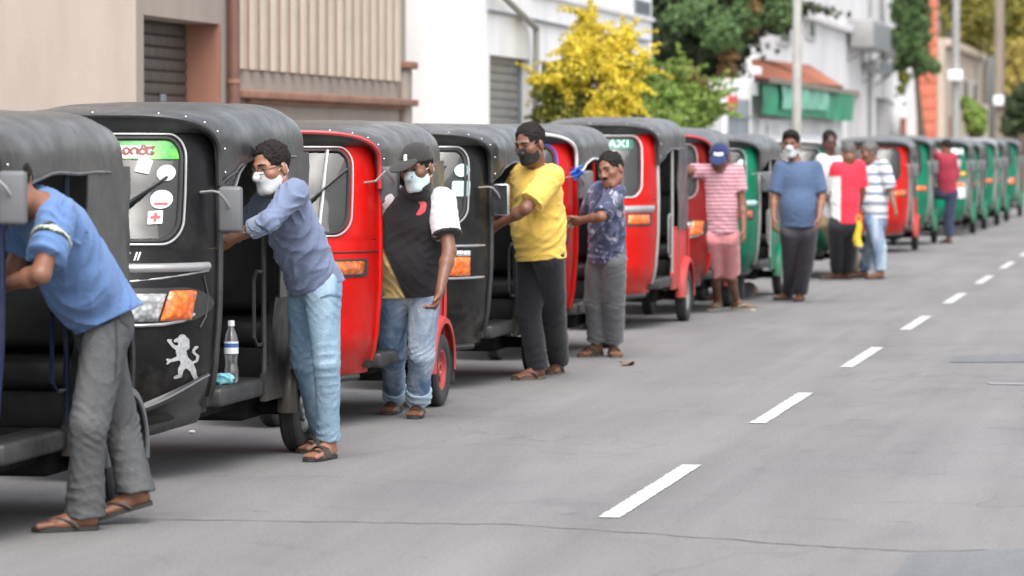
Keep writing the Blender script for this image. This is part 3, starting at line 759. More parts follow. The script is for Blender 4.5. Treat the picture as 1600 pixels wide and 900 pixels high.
# ================================================================== THREE-WHEELERS
def paint(name, col, rough=.36, dirt=.07):
    m, n, l, b = new_mat(name); vec = coords(n, l)
    c = ramp(n, l, noise(n, l, vec, 3, 4), [(.3, sc(col,.86)), (.7, sc(col,1.1))])
    dm = ramp(n, l, noise(n, l, vec, 5, 7, .7), [(.46, (0,0,0)), (.75, (dirt,)*3)])
    c = mixc(n, l, dm, c, (.20,.17,.15))
    # road grime thrown up on the lower panels, and fine scratches
    tc = n.new("ShaderNodeTexCoord"); sx = n.new("ShaderNodeSeparateXYZ"); l.new(tc.outputs["Object"], sx.inputs[0])
    nz = noise(n, l, vec, 14, 6, .7); ad = n.new("ShaderNodeMath"); ad.operation = 'MULTIPLY_ADD'; ad.inputs[1].default_value = .5; l.new(nz, ad.inputs[0]); l.new(sx.outputs[2], ad.inputs[2])
    gm = ramp(n, l, ad.outputs[0], [(.52,(.34,.34,.34)),(.80,(0,0,0))]); c = mixc(n, l, gm, c, (.15,.13,.11))
    mp = n.new("ShaderNodeMapping"); mp.inputs["Scale"].default_value = (3,3,40); l.new(vec, mp.inputs[0])
    scr = ramp(n, l, noise(n, l, mp.outputs[0], 3, 6, .8), [(.70,(0,0,0)),(.76,(.22,)*3)]); c = mixc(n, l, scr, c, (.28,.26,.25))
    l.new(c, b.inputs["Base Color"])
    l.new(ramp(n, l, noise(n, l, vec, 9, 5), [(.3,(rough-.08,)*3),(.7,(rough+.14,)*3)]), b.inputs["Roughness"])
    b.inputs["Coat Weight"].default_value = .07; b.inputs["Coat Roughness"].default_value = .10; b.inputs["Specular IOR Level"].default_value = .14
    bump(n, l, b, noise(n, l, vec, 4, 3), .06, .02); return m
P_BLACK = paint("black body paint", (.009,.009,.010), .36)
P_RED = paint("red body paint", (.50,.006,.004))
P_MAROON = paint("dark red body paint", (.20,.008,.007))
P_GREEN = paint("green body paint", (.0,.16,.085))
P_NAVY = paint("navy body paint", (.012,.018,.05))
P_PINKR = paint("red body paint with sky sheen", (.52,.05,.05), .45, .15)  # rear panel red made paler: the sky's reflection is put into the colour
def canvas(name, col, rough=.36):
    m, n, l, b = new_mat(name); vec = coords(n, l)
    c = ramp(n, l, noise(n, l, vec, 2.5, 6, .6), [(.3, sc(col,.75)), (.72, sc(col,1.35))])
    du = ramp(n, l, noise(n, l, vec, 6, 7, .7), [(.45,(0,0,0)),(.78,(.16,)*3)])
    c = mixc(n, l, du, c, (.19,.18,.17)); l.new(c, b.inputs["Base Color"])
    l.new(ramp(n, l, noise(n, l, vec, 7, 5), [(.3,(rough-.12,)*3),(.7,(rough+.16,)*3)]), b.inputs["Roughness"])
    b.inputs['Coat Weight'].default_value = .30; b.inputs['Coat Roughness'].default_value = .28
    k = bump(n, l, b, noise(n, l, vec, 4.5, 3, .5, .8), .35, .03)
    bump(n, l, b, noise(n, l, vec, 260, 2), .12, .002, k); return m
C_BLACK = canvas("black vinyl hood", (.026,.027,.029))
C_GREY = canvas("grey brown vinyl hood", (.036,.034,.032))
C_PALE = canvas("pale grey vinyl hood", (.21,.215,.22))
PIPE_RED = M("red piping", (.50,.05,.06), .5, dirt=.3)
PIPE_WHITE = M("white piping", (.66,.66,.66), .5, dirt=.25)
PIPE_BLACK = M("black piping", (.035,.035,.037), .5)
T_RUBBER = M("tyre rubber", (.022,.022,.023), .75, var=.2, dirt=.35, dirtcol=(.10,.095,.09), bmp=.2, bs=40)
T_SEAL = M("window rubber", (.018,.018,.019), .6)
T_CHROME = M("dull chrome", (.70,.70,.71), .22, metal=1.0, var=.06, dirt=.2, dirtcol=(.3,.28,.25))
T_SILVER = M("silver paint", (.42,.42,.43), .38, metal=.55, var=.08, dirt=.25)
T_STEEL = M("steel tube", (.45,.44,.43), .4, metal=.6, var=.12, dirt=.3)
T_BUMP = M("worn black bumper", (.035,.036,.038), .38, var=.2, dirt=.15)
T_BLKP = M("black plastic", (.024,.024,.025), .5, var=.15, dirt=.18)
T_GREYP = M("grey plastic", (.115,.12,.13), .5, var=.08, dirt=.12)
T_UNDER = M("grimy underbody", (.018,.017,.016), .85, var=.3)
T_SEAT = M("black seat vinyl", (.025,.024,.025), .45, var=.2, bmp=.2, bs=25)
T_SEATR = M("brown seat vinyl", (.12,.05,.035), .5, var=.2, bmp=.2, bs=25)
T_RIMW = M("grey rim paint", (.24,.24,.24), .5, dirt=.4)
T_RIMR = M("red rim paint", (.36,.04,.035), .5, dirt=.35)
T_GLASS = glass_mat("windscreen glass", (.66,.74,.72), .02, dirt=.03)
T_DARKM = M("dark mirror glass", (.03,.032,.035), .12, var=.4, vs=14, spec=.6)
T_MIRROR = M("mirror glass", (.62,.64,.66), .06, metal=1.0, var=.02)
def lamp_mat(name, col, rough=.12, alt=None):
    m, n, l, b = new_mat(name); vec = coords(n, l)
    vo = n.new("ShaderNodeTexVoronoi"); vo.inputs["Scale"].default_value = 34; l.new(vec, vo.inputs["Vector"])
    c = ramp(n, l, vo.outputs["Distance"], [(.1, sc(col,1.2)), (.7, alt or sc(col,.55))]); l.new(c, b.inputs["Base Color"])
    b.inputs["Roughness"].default_value = rough; b.inputs["Coat Weight"].default_value = 1; b.inputs["Coat Roughness"].default_value = .03
    bump(n, l, b, vo.outputs["Distance"], .5, .01); return m
T_LAMP = lamp_mat("headlamp glass", (.62,.63,.64), .15, (.25,.26,.27))
T_AMBER = lamp_mat("amber lens", (.85,.20,.01), .2, (.62,.10,.005))
T_AMBERD = lamp_mat("dusty amber lens", (.55,.14,.02), .35, (.40,.08,.01))
S_WHITE = M("white vinyl sticker", (.74,.75,.76), .5, var=.05)
S_SILV = M('silver foil decal', (.46,.47,.48), .4, var=.3, vs=60, metal=.2)
S_RED = M("red print", (.62,.06,.07), .5)
S_GREENST = None
def green_strip():
    m, n, l, b = new_mat("green sun strip"); vec = coords(n, l, False)
    c = ramp(n, l, noise(n, l, vec, 7, 3, .5, 1.), [(.3,(.02,.16,.035)),(.5,(.06,.34,.05)),(.72,(.16,.46,.06))]); l.new(c, b.inputs["Base Color"])
    b.inputs["Roughness"].default_value = .3; return m
S_GREENST = green_strip()
S_CREAM = M("cream print", (.62,.60,.50), .5)
S_MAROON = M("maroon print", (.16,.02,.02), .5)
S_MINT = M("mint lettering", (.45,.85,.68), .4, var=.03)
S_GREEND = M("dark green strip", (.01,.10,.07), .35)
S_TEAL = M("pale teal sticker", (.45,.68,.68), .4)
S_BLUE = M("blue cloth", (.03,.12,.50), .8, var=.2)
S_YEL = M("yellow plate", (.75,.50,.04), .5, dirt=.2)

HWt = [(.18,.37),(.30,.46),(.5,.52),(.8,.54),(1.1,.54),(1.35,.53),(1.66,.505)]
YAt = [(.18,-1.34),(.5,-1.42),(1.1,-1.40),(1.66,-1.36)]
BUt = [(.18,.40),(.32,.50),(.55,.56),(.85,.57),(1.08,.50),(1.35,.40),(1.66,.29)]
def FS(u, z, off=0.0):
    def P(u, z):
        u = max(-1.0, min(1.0, u)); return Vector((u*interp(z,HWt), interp(z,YAt)-interp(z,BUt)*max(0.0,1-abs(u)**3)**.5, z))
    p = P(u, z)
    if off:
        e = .004; uu = max(-.985, min(.985, u))
        a = P(uu+e, z)-P(uu-e, z); b = P(uu, z+.01)-P(uu, z-.01); nn = a.cross(b).normalized()
        if nn.y > 0: nn = -nn
        p = p + nn*off
    return p
def FX(x, z, off=0.0): return FS(x/interp(z,HWt), z, off)          # by sideways metres instead of fraction
US = [math.copysign(1-(1-abs(t))**1.8, t) for t in lin(-1,1,45)]
def rrect(u0, u1, z0, z1, ru, rz, n=9):
    out = []
    for (cu, cz, a0) in ((u1-ru,z1-rz,0),(u0+ru,z1-rz,90),(u0+ru,z0+rz,180),(u1-ru,z0+rz,270)):
        for k in range(n):
            a = math.radians(a0+90*k/(n-1)); out.append((cu+ru*math.cos(a), cz+rz*math.sin(a)))
    return out
def densify(loop, step=.05):
    out = []
    for (a, b) in zip(loop, loop[1:]+loop[:1]):
        d = math.hypot(a[0]-b[0], a[1]-b[1]); k = max(1, int(d/step))
        out += [(a[0]+(b[0]-a[0])*i/k, a[1]+(b[1]-a[1])*i/k) for i in range(k)]
    return out
Z0, Z1 = 1.07, 1.635                                                  # windscreen band
WIN = densify(rrect(-.80,.80,1.115,1.585,.13,.10))
def win_outer(p):
    cu, cz = 0.0, (Z0+Z1)/2; du, dz = p[0]-cu, p[1]-cz
    k = min((1.0/abs(du)) if abs(du) > 1e-6 else 9e9, ((Z1-cz)/abs(dz)) if abs(dz) > 1e-6 else 9e9)
    return (cu+du*k, cz+dz*k)
# hood
TOPv = [(0,1.685),(.12,1.722),(.45,1.76),(.78,1.765),(.88,1.745),(.95,1.67),(1,1.52)]
HWv = [(0,.545),(.1,.575),(.75,.585),(.9,.565),(1,.50)]
ZLv = [(0,1.365),(.06,1.40),(.18,1.47),(.32,1.495),(1,1.495)]
def hood(t, v, off=0.0):
    hw, top, zl = interp(v,HWv)+off, interp(v,TOPv)+off, interp(v,ZLv); zs = 1.505
    s = 1 if t >= 0 else -1; a = abs(t)
    if a <= .78:
        ph = a/.78*math.pi/2; x = hw*math.sin(ph)**.50; z = zs+(top-zs)*max(0,math.cos(ph))**.52
    else:
        x = hw; z = zs+(zl-zs)*(a-.78)/.22
    ux = min(1, x/hw)
    yf = -1.44-.27*max(0,1-ux**3)**.5; yr = .38-.10*ux**4
    y = yf+(yr-yf)*v
    wr = .006*math.sin(9*v+4*t)*math.sin(5*t+3*v*3.1)+.004*math.sin(23*v+t*6)
    if .03 < v < .97: z += wr*(1-a*.5)
    return Vector((s*x, y, z))
TS = [math.copysign(abs(t)**.8, t) for t in lin(-1,1,49)]
_pc = {}
def cached(key, fn):
    if key not in _pc: _pc[key] = fn()
    return _pc[key]
def patch(sdf, x0, x1, z0, z1, cell=.006, off=.004, dome=0.0):
    def pl(x, z):
        o = off
        if dome:
            d = float(sdf(np.array([[x]]), np.array([[z]]))[0,0]); o += dome*min(1, max(0,-d)/.03)**.5
        return FX(x, z, o)
    return flat_shape(sdf, x0, x1, z0, z1, cell, pl)

def m_cowl(): return MB().grid(lambda u, z: FS(u, z), US, lin(.30,Z0,18)).mesh("front_cowl", 50, solid=.012)
def m_surround():
    mb = MB(); rings = []
    outer = [win_outer(p) for p in WIN]
    for k in lin(0,1,6): rings.append([FS(a[0]+(b[0]-a[0])*k, a[1]+(b[1]-a[1])*k) for a, b in zip(outer, WIN)])
    for A, B in zip(rings, rings[1:]): mb.strip(A, B)
    return mb.mesh("windscreen_surround", 50, solid=.012)
def m_seal(r=.011): return MB().tube([FS(u, z, .002) for u, z in WIN], r, 6, closed=True).mesh("windscreen_seal")
def m_trim(): 
    loop = densify(rrect(-.83,.83,1.098,1.603,.14,.11))
    return MB().tube([FS(u, z, .006) for u, z in loop], .0062, 6, closed=True).mesh("windscreen_trim")
def m_glass():
    mb = MB(); c = [(p[0]*.5, 1.35+(p[1]-1.35)*.5) for p in WIN]
    rings = [[(p[0]*k, 1.35+(p[1]-1.35)*k) for p in WIN] for k in (1,.75,.5,.25,.02)]
    for A, B in zip(rings, rings[1:]): mb.strip([FS(*p, -.004) for p in A], [FS(*p, -.004) for p in B])
    return mb.mesh("windscreen", 60)
def m_bar(x): return MB().tube([FX(x, z, .006) for z in lin(1.115,1.585,9)], .011, 6).mesh("windscreen_bar")
def m_wiper(x0, z0, x1, z1):
    pts = [FX(x0+(x1-x0)*t, z0+(z1-z0)*t, .022+.012*math.sin(3.14*t)) for t in lin(0,1,9)]
    mb = MB().tube(pts, [.008]+[.006]*7+[.004], 6)
    b0 = .30; pts = [FX(x0+(x1-x0)*t, z0+(z1-z0)*t, .012) for t in lin(b0,1.02,9)]; mb.tube(pts, .0075, 5)
    return mb.mesh("wiper")
def m_hood(): return MB().grid(hood, TS, [0,.012,.03,.06]+lin(.1,.8,16)+[.84,.88,.91,.94,.96,.98,1]).mesh("hood", 60, solid=.012)
def m_piping(): return MB().tube([hood(t, 0.0, .006)+Vector((0,-.004,0)) for t in TS], .0125, 6).mesh("hood_piping")
def m_hem(s): return MB().tube([hood(s*1.0, v, .004) for v in lin(0,.75,16)], .008, 5).mesh("hood_hem")
def m_studs():
    mb = MB()
    for t in lin(-.95,.95,19): mb.ell(hood(t, .028, .012), (.0085,.0085,.0085), 8, 5)
    return mb.mesh("rivet_row")
def m_visor():
    A = []; B = []; C_ = []
    for t in TS:
        p = hood(t, 0.0, -.006); u = max(-.995, min(.995, p.x/.545)); zb = min(1.606, p.z-.014)
        q = FS(u, zb, .013); A.append(p); B.append(p.lerp(q,.5)+Vector((0,-.008,0))); C_.append(q)
    return MB().strip(A, B, closed=False).strip(B, C_, closed=False).mesh("visor", 60)
PATHc = []
def rear_path(n=9):
    pts = [(.575, y) for y in lin(-.42,.12,7)]
    for k in range(1, n+1):
        a = math.radians(90*k/n); pts.append((.575-.17+.17*math.cos(a), .12+.23*math.sin(a)))
    pts += [(x, .35) for x in (.28,.12,0)]
    full = pts + [(-x, y) for x, y in pts[-2::-1]]
    return full
def m_curtain():
    P = rear_path(); n = len(P)
    def f(i, z):
        i = int(i); x, y = P[i]; w = .007*math.sin(i*1.7+z*9)+.005*math.sin(i*.9-z*17); k = 1+w
        return (x*k, y+w*.5, z)
    return MB().grid(f, list(range(n)), lin(.80,1.52,14)).mesh("rear_curtain", 60, solid=.008)
def m_tub():
    P = [(x*1.0, y+.02*(1 if y > .1 else 0)) for x, y in rear_path()]; P = [p for p in P if p[1] > .10]
    return MB().grid(lambda i, z: (P[int(i)][0]*(1+.02*math.sin((z-.34)*5)), P[int(i)][1]+.03*math.sin((z-.34)*5), z), list(range(len(P))), lin(.34,.83,9)).mesh("rear_panel", 50, solid=.012)
def m_side(s):
    out = [(-.66,.30),(-.36,.30)]
    for k in range(17):
        a = math.radians(172-164*k/16); out.append((.30*math.cos(a), .245+.31*math.sin(a)))
    out += [(.20,.83),(-.40,.83),(-.47,.80),(-.52,.70),(-.58,.46),(-.66,.43)]
    mb = MB().prism(out, 0, .535*s, .565*s); return mb.mesh("side_panel", 30)
def m_fender(s):
    mb = MB()
    def f(a, k):
        ang = math.radians(a); r = .295+.02*math.sin(k*math.pi)-.03*(k > .99)
        x = (.53+.095*k)
        flare = .02*max(0,-math.cos(ang))
        return (s*(x+.0), r*math.cos(ang)*1.02, .25+r*math.sin(ang))
    mb.grid(f, lin(-8,186,26), [0,.15,.35,.55,.75,.9,.97,1.0]); return mb.mesh("fender", 50, solid=.01)
def m_tyre(w=.05, R=.225):
    prof = [(.125,-w*.7),(.15,-w*.92),(.185,-w),(.207,-w*.95),(.219,-w*.78),(.224,-w*.55)]
    for k in (-.36,-.12,.12,.36): prof += [(R,w*(k-.1)),(R,w*(k+.06)),(R-.006,w*(k+.07)),(R-.006,w*(k+.12))]
    prof += [(.224,w*.55),(.219,w*.78),(.207,w*.95),(.185,w),(.15,w*.92),(.125,w*.7)]
    return MB().lathe(prof, (0,0,0), 0, 36).mesh("wheel", 35)
def m_rim(s, w=.05):
    mb = MB().lathe([(0,.012),(.028,.014),(.032,.03),(.05,.03),(.056,.012),(.085,.004),(.10,.016),(.112,.034),(.126,.038),(.13,.02),(.13,-.035)], (0,0,0), 0, 30)
    for k in range(4):
        a = math.pi/2*k+.4; mb.ell((.018,.072*math.cos(a),.072*math.sin(a)), (.012,.011,.011), 8, 5)
    if s < 0: mb.v = [(-x,y,z) for x,y,z in mb.v]
    return mb.mesh("rim", 40)
def m_mirror(): return MB().box((-.058,-.022,-.108),(.058,.022,.108),.02).mesh("mirror_housing", 45)
def m_mglass(): return MB().box((-.05,.0225,-.10),(.05,.026,.10),.001).mesh("mirror_glass", 0)
def m_text(txt, size, x, z, off=.005, shear=0.0, sx=1.0, spacing=1.0):
    v, f = text_mesh(txt, size, shear, spacing=spacing); mb = MB()
    mb.add([FX(x+p[0]*sx, z+p[1], off) for p in v], f); return mb.mesh("lettering", 0, recalc=False)
def m_band(z0, z1, off=.014, u0=-.985, u1=.985, rise=0.0, nz=6):
    def f(u, k):
        z = z0+(z1-z0)*k+rise*u*u; return FS(u, z, .002+off*math.sin(math.pi*k)**.6)
    us = [u for u in US if u0 <= u <= u1]
    return MB().grid(f, us, lin(0,1,nz)).mesh("trim_band", 60)
def m_bumper():
    """black lower bumper, a brow sweeping up at the corners over a hollow"""
    prof = [(0,.02),(.08,.045),(.20,.058),(.30,.052),(.42,.026),(.60,.020),(.72,.030),(.80,.050),(.88,.058),(.95,.050),(1,.018)]
    def f(u, i):
        k, o = prof[int(i)]; zb = .215+.05*abs(u)**3; zt = .325+.170*abs(u)**2.2
        return FS(u*.985, zb+(zt-zb)*k, .012+(o-.012)*(1-abs(u)**5))
    return MB().grid(f, US, list(range(len(prof)))).mesh("bumper", 60, solid=.01)
LION = d_any(
    d_line([(.005,.115,.019),(.004,.100,.021)],.02), d_line([(-.016,.108,.010),(-.030,.104,.007)],.008), d_line([(.018,.10,.018),(.020,.07,.015)],.016),
    d_line([(.006,.085,.020),(-.004,.05,.024),(.008,.012,.020),(.022,-.012,.022)],.02),
    d_line([(-.012,.062,.012),(-.040,.080,.008),(-.055,.098,.007)],.008), d_line([(-.055,.098),(-.064,.108)],.0065), d_line([(-.055,.098),(-.050,.112)],.0055),
    d_line([(-.010,.022,.012),(-.040,.012,.008),(-.060,.008,.006)],.007), d_line([(-.058,.008),(-.072,.016)],.006), d_line([(-.058,.008),(-.070,-.002)],.006),
    d_line([(.012,-.010,.018),(-.008,-.038,.013),(-.012,-.066,.009),(-.038,-.074,.007)],.009), d_line([(.026,-.012,.020),(.044,-.045,.012),(.048,-.075,.009),(.052,-.098,.008),(.040,-.102,.006)],.009),
    d_line([(.036,-.012,.006),(.060,-.002,.005),(.066,.022,.005),(.052,.038,.005),(.050,.052,.005),(.062,.066,.008)],.005))

def tuk(pos, rz, paintm, label, hoodm=C_BLACK, piping=PIPE_BLACK, studs=False, rearpaint=None, fenderm=None, seal='black', bars=(), wiper=None,
        style='rect', rim=T_RIMW, band=None, stickers=(), taxi=False, mirror=T_GREYP, mirror_on=True, post=T_STEEL, detail=True, seatm=T_SEAT, amber=True, sidevisor=False, bumper=False, tall=.962, mirror_dz=0.0, mirror_dx=0.0, mirror_dy=0.0, mirror_flip=False, lean=True, chrome=False):
    t = tag(empty("three_wheeler", pos, rz), label, "three-wheeler", "three-wheelers queued along the street")
    t.scale = (1,1,tall)
    if rz == 0 and pos[1] > 24:
        q_ = random.Random(int(pos[1]*100)); t.rotation_euler.z = math.radians(q_.uniform(-1.8,1.8)); t.scale = (1,1,tall*q_.uniform(.985,1.015))
    def add(name, key, fn, mat, parent=t, loc=None): return link(name, cached(key, fn), mat, parent, loc)
    rearpaint = rearpaint or paintm; fenderm = fenderm or rearpaint
    cowl = add("front_cowl", "cowl", m_cowl, paintm)
    add("windscreen_surround", "surr", m_surround, paintm)
    ws = add("windscreen", "glass", m_glass, T_GLASS)
    add("windscreen_seal", "seal", m_seal, T_SEAL, ws)
    if seal != 'black': add("windscreen_trim", "trim", m_trim, seal, ws)
    for x in bars: add("windscreen_bar", ("bar",x), lambda: m_bar(x), T_SILVER, ws)
    wiper = wiper or (.06,1.12,.28,1.36)
    if wiper: add("wiper", ("wip",wiper), lambda: m_wiper(*wiper), T_BLKP)
    hd = add("hood", "hood", m_hood, hoodm)
    add("piping", "pip", m_piping, piping, hd)
    for s in (-1,1): add("hem", ("hem",s), lambda: m_hem(s), hoodm if piping is PIPE_BLACK else piping, hd)
    if studs:
        for q in lin(-.92,.92,13): add("rivet", "stud", lambda: MB().ell((0,0,0), (.0068,.0068,.0068), 8, 5).mesh("rivet"), T_CHROME, hd, hood(q,.028,.012))
    add("visor", "visor", m_visor, hoodm)
    rc = add("rear_curtain", "curt", m_curtain, hoodm)
    add("rear_window", "rwin", lambda: MB().grid(lambda x, z: (x, .368, z), lin(-.27,.27,5), lin(1.1,1.4,4)).mesh("rear_window",0), T_GLASS, rc)
    add("rear_panel", "tub", m_tub, rearpaint)
    for s in (-1,1):
        sp_ = add("side_panel", ("side",s), lambda: m_side(s), rearpaint)
        add("fender", ("fend",s), lambda: m_fender(s), fenderm, sp_)
        if detail: add("mud_flap", ("flap",s), lambda: MB().box((s*.50,.285,.13),(s*.615,.297,.33),.004).mesh("mud_flap",30), T_RUBBER, sp_)
        add("pillar", ("apil",s), lambda: MB().tube([FS(s*.998,z,.0)+Vector((s*.008,.012,0)) for z in lin(.34,1.60,14)], .017, 8).mesh("pillar"), post if lean else paintm)
        add("roof_post", ("bpost",s), lambda: MB().tube([(s*.545,-.62,.38),(s*.548,-.62,1.0),(s*.542,-.60,1.55)], .014, 8).mesh("roof_post"), post)
        add("sill", ("sill",s), lambda: MB().box((s*.38,-1.42,.325),(s*.555,-.58,.415),.02).mesh("sill",40), T_BLKP)
    if detail:
        for s in (-1,1):
            add("grab_rail", ("grab",s), lambda: MB().tube([(s*.543,-.62,.93),(s*.543,-.75,.94),(s*.543,-.80,.90),(s*.543,-.80,.62),(s*.543,-.74,.58),(s*.543,-.62,.58)], .010, 6).mesh("grab_rail"), post)
        for s in (-1,1): add("roof_rail", ("rrail",s), lambda: MB().tube([(s*.52,-1.36,1.50),(s*.535,-1.0,1.545),(s*.54,-.4,1.55),(s*.53,.1,1.53)], .012, 6).mesh("roof_rail"), T_BLKP)
        hb = add("handlebar", "hbar", lambda: MB().tube([(-.36,-1.20,1.02),(-.2,-1.30,1.03),(0,-1.34,1.0),(.2,-1.30,1.03),(.36,-1.20,1.02)], .013, 8).tube([(0,-1.34,1.0),(0,-1.52,.40)], .025, 8).mesh("handlebar"), T_STEEL)
        for s in (-1,1): add("grip", ("grip",s), lambda: MB().tube([(s*.25,-1.265,1.027),(s*.37,-1.195,1.02)], .018, 8).mesh("grip"), T_RUBBER, hb)
        add("speedometer", "speedo", lambda: MB().box((-.11,-1.44,.98),(.11,-1.36,1.10),.02).mesh("speedometer",40), T_BLKP, hb)
    add("dashboard", "dash", lambda: MB().box((-.47,-1.54,.84),(.47,-1.44,1.045),.03).box((-.46,-1.48,.40),(.46,-1.45,.86),.01).mesh("dashboard",40), T_BLKP)
    add("floor_pan", "floor", lambda: MB().box((-.50,-1.5,.335),(.50,.30,.375)).mesh("floor_pan",0), T_UNDER)
    ds = add("driver_seat", "dseat", lambda: MB().box((-.30,-1.02,.60),(.30,-.64,.72),.04).box((-.26,-.98,.375),(.26,-.68,.60),.01).mesh("driver_seat",40), seatm)
    add("backrest", "dback", lambda: MB().box((-.28,-.66,.74),(.28,-.58,1.00),.035).mesh("backrest",40), seatm, ds)
    ps = add("passenger_seat", "pseat", lambda: MB().box((-.50,-.20,.54),(.50,.24,.68),.045).box((-.50,-.16,.375),(.50,.24,.54),.01).mesh("passenger_seat",40), seatm)
    add("backrest", "pback", lambda: MB().box((-.49,.18,.70),(.49,.28,1.12),.045).mesh("backrest",40), seatm, ps)
    ch = add("chassis", "chas", lambda: MB().box((-.30,-1.55,.235),(.30,.30,.335)).box((-.36,-.28,.17),(.36,.28,.34),.03).tube([(-.50,0,.225),(.50,0,.225)],.04,10).box((-.42,.37,.30),(.42,.41,.42),.01).mesh("chassis",30), T_UNDER)
    add("fork", "fork", lambda: MB().tube([(.09,-1.68,.225),(.10,-1.64,.42)],.02,8).tube([(-.09,-1.68,.225),(-.10,-1.64,.42)],.02,8).mesh("fork"), T_UNDER, ch)
    add("front_mudguard", "fmud", lambda: MB().grid(lambda a, x: (x, -1.68+.26*math.cos(math.radians(a)), .225+.26*math.sin(math.radians(a))-.6*x*x), lin(20,170,14), lin(-.075,.075,5)).mesh("front_mudguard",50,solid=.006), T_BLKP, ch)
    for (x, y, s) in ((0,-1.68,1),(.56,0,1),(-.56,0,-1)):
        wh = add("wheel", "tyre", m_tyre, T_RUBBER, t, (x,y,.226)); add("rim", ("rim",s), lambda: m_rim(s), rim, wh)
    # lamps and trim of the front
    if style == 'rect':
        for s in (-1,1):
            bz = add("lamp_bezel", ("bez",s), lambda: patch(lambda X, Y: d_line([(s*.275,.815,.085),(s*.455,.82,.080)],.08)(X, Y) , *( (.15,.53) if s>0 else (-.53,-.15)), .70,.93, .008, .006).mesh("lamp_bezel",60), T_BLKP)
            if detail: add("lamp_rim", ("lrim",s), lambda: MB().tube([FX(x, z, .010) for x, z in ((s*.20,.737),(s*.30,.732),(s*.39,.735),(s*.455,.748),(s*.49,.775))], .008, 6).mesh("lamp_rim"), T_SILVER, bz)
            hl = lambda X, Y: np.maximum(d_box(s*.31,.812,.115,.062,.02)(X,Y), (s*X-.372-.25*(Y-.75)))
            am = lambda X, Y: np.maximum(np.maximum(d_box(s*.415,.818,.085,.068,.022)(X,Y), -(s*X-.379-.25*(Y-.75))), s*X-.488-.12*(Y-.80))
            add("headlight", ("hl",s), lambda: patch(hl, *((.18,.45) if s>0 else (-.45,-.18)), .74,.885, .006, .012, .02).mesh("headlight",60), T_LAMP)
            add("indicator", ("in",s), lambda: patch(am, *((.32,.51) if s>0 else (-.51,-.32)), .74,.895, .006, .012, .02).mesh("indicator",60), T_AMBER)
    elif style == 'amber':
        for s in (-1,1):
            add("indicator_frame", ("inf",s), lambda: patch(d_box(s*.43,.915,.085,.052,.014), *((.33,.53) if s>0 else (-.53,-.33)), .85,.98, .006, .005).mesh("indicator_frame",60), T_BLKP)
            add("indicator", ("in2",s), lambda: patch(d_box(s*.43,.915,.072,.038,.012), *((.34,.51) if s>0 else (-.51,-.34)), .86,.97, .006, .009, .016).mesh("indicator",60), T_AMBERD if amber == 'dull' else T_AMBER)
        add("headlight", "hlc", lambda: patch(d_box(0,.80,.11,.085,.05), -.13,.13,.70,.90,.008,.01,.03).mesh("headlight",60), T_LAMP)
        if detail: add("seam", "seam", lambda: MB().tube([FS(u,1.005,.002) for u in US[1:-1]], .0045, 5).mesh("seam"), T_SEAL)
    elif style == 'round':
        for s in (-1,1):
            rg_ = add("lamp_ring", ("rr",s), lambda: patch(d_cap(s*.235,.835,s*.236,.835,.085), *((.13,.34) if s>0 else (-.34,-.13)), .73,.94,.008,.008).mesh("lamp_ring",60), T_CHROME)
            add("headlight", ("rh",s), lambda: patch(d_cap(s*.235,.835,s*.236,.835,.07), *((.15,.32) if s>0 else (-.32,-.15)), .75,.92,.007,.012,.03).mesh("headlight",60), T_LAMP)
            add("indicator", ("ri",s), lambda: patch(d_box(s*.415,.82,.052,.062,.012), *((.35,.48) if s>0 else (-.48,-.35)), .75,.89,.006,.010,.016).mesh("indicator",60), T_AMBER)
            add("indicator_lens", ("ri2",s), lambda: patch(d_box(s*.415,.905,.052,.018,.004), *((.35,.48) if s>0 else (-.48,-.35)), .88,.93,.006,.010,.010).mesh("indicator_lens",60), T_LAMP)
        add("chrome_line", "cl1", lambda: m_band(.735,.755,.008), T_CHROME); add("chrome_line", "cl2", lambda: m_band(.945,.965,.008), T_CHROME)
    if band: add("trim_band", ("band",band[0],band[1]), lambda: m_band(band[0], band[1], .014), band[2])
    if bumper:
        for (key, pts, mt, rr) in (("cr1", [(.12,.925),(.25,.93),(.38,.943),(.47,.958),(.525,.972)], T_SILVER, .005), ("cr2", [(.515,.95),(.525,.86),(.52,.76),(.505,.71)], T_BUMP, .006)):
            for s in (-1,1): add("cowl_crease", (key,s), lambda: MB().tube([FX(s*x,z,.003) for x, z in pts], rr, 5).mesh("cowl_crease"), mt, cowl)
        bp_ = add("bumper", "bump", m_bumper, T_BUMP)
        for s in (-1,1):
            add("fog_recess", ("fog",s), lambda: patch(d_cap(s*.29,.302,s*.36,.312,.020), *((.25,.42) if s>0 else (-.42,-.25)), .27,.34,.006,.034).mesh("fog_recess",0), T_UNDER, bp_)
        add("bumper_lip", "blip", lambda: MB().tube([FS(u*.985,.325+.170*abs(u)**2.2-.008,.014+.036*(1-abs(u)**5)) for u in US], .006, 5).mesh("bumper_lip"), T_GREYP, bp_)
    else:
        add("bumper", "bump2", lambda: MB().tube([FS(u*.93,.30,.03) for u in US], .02, 8).mesh("bumper"), T_BLKP if not chrome else T_CHROME)
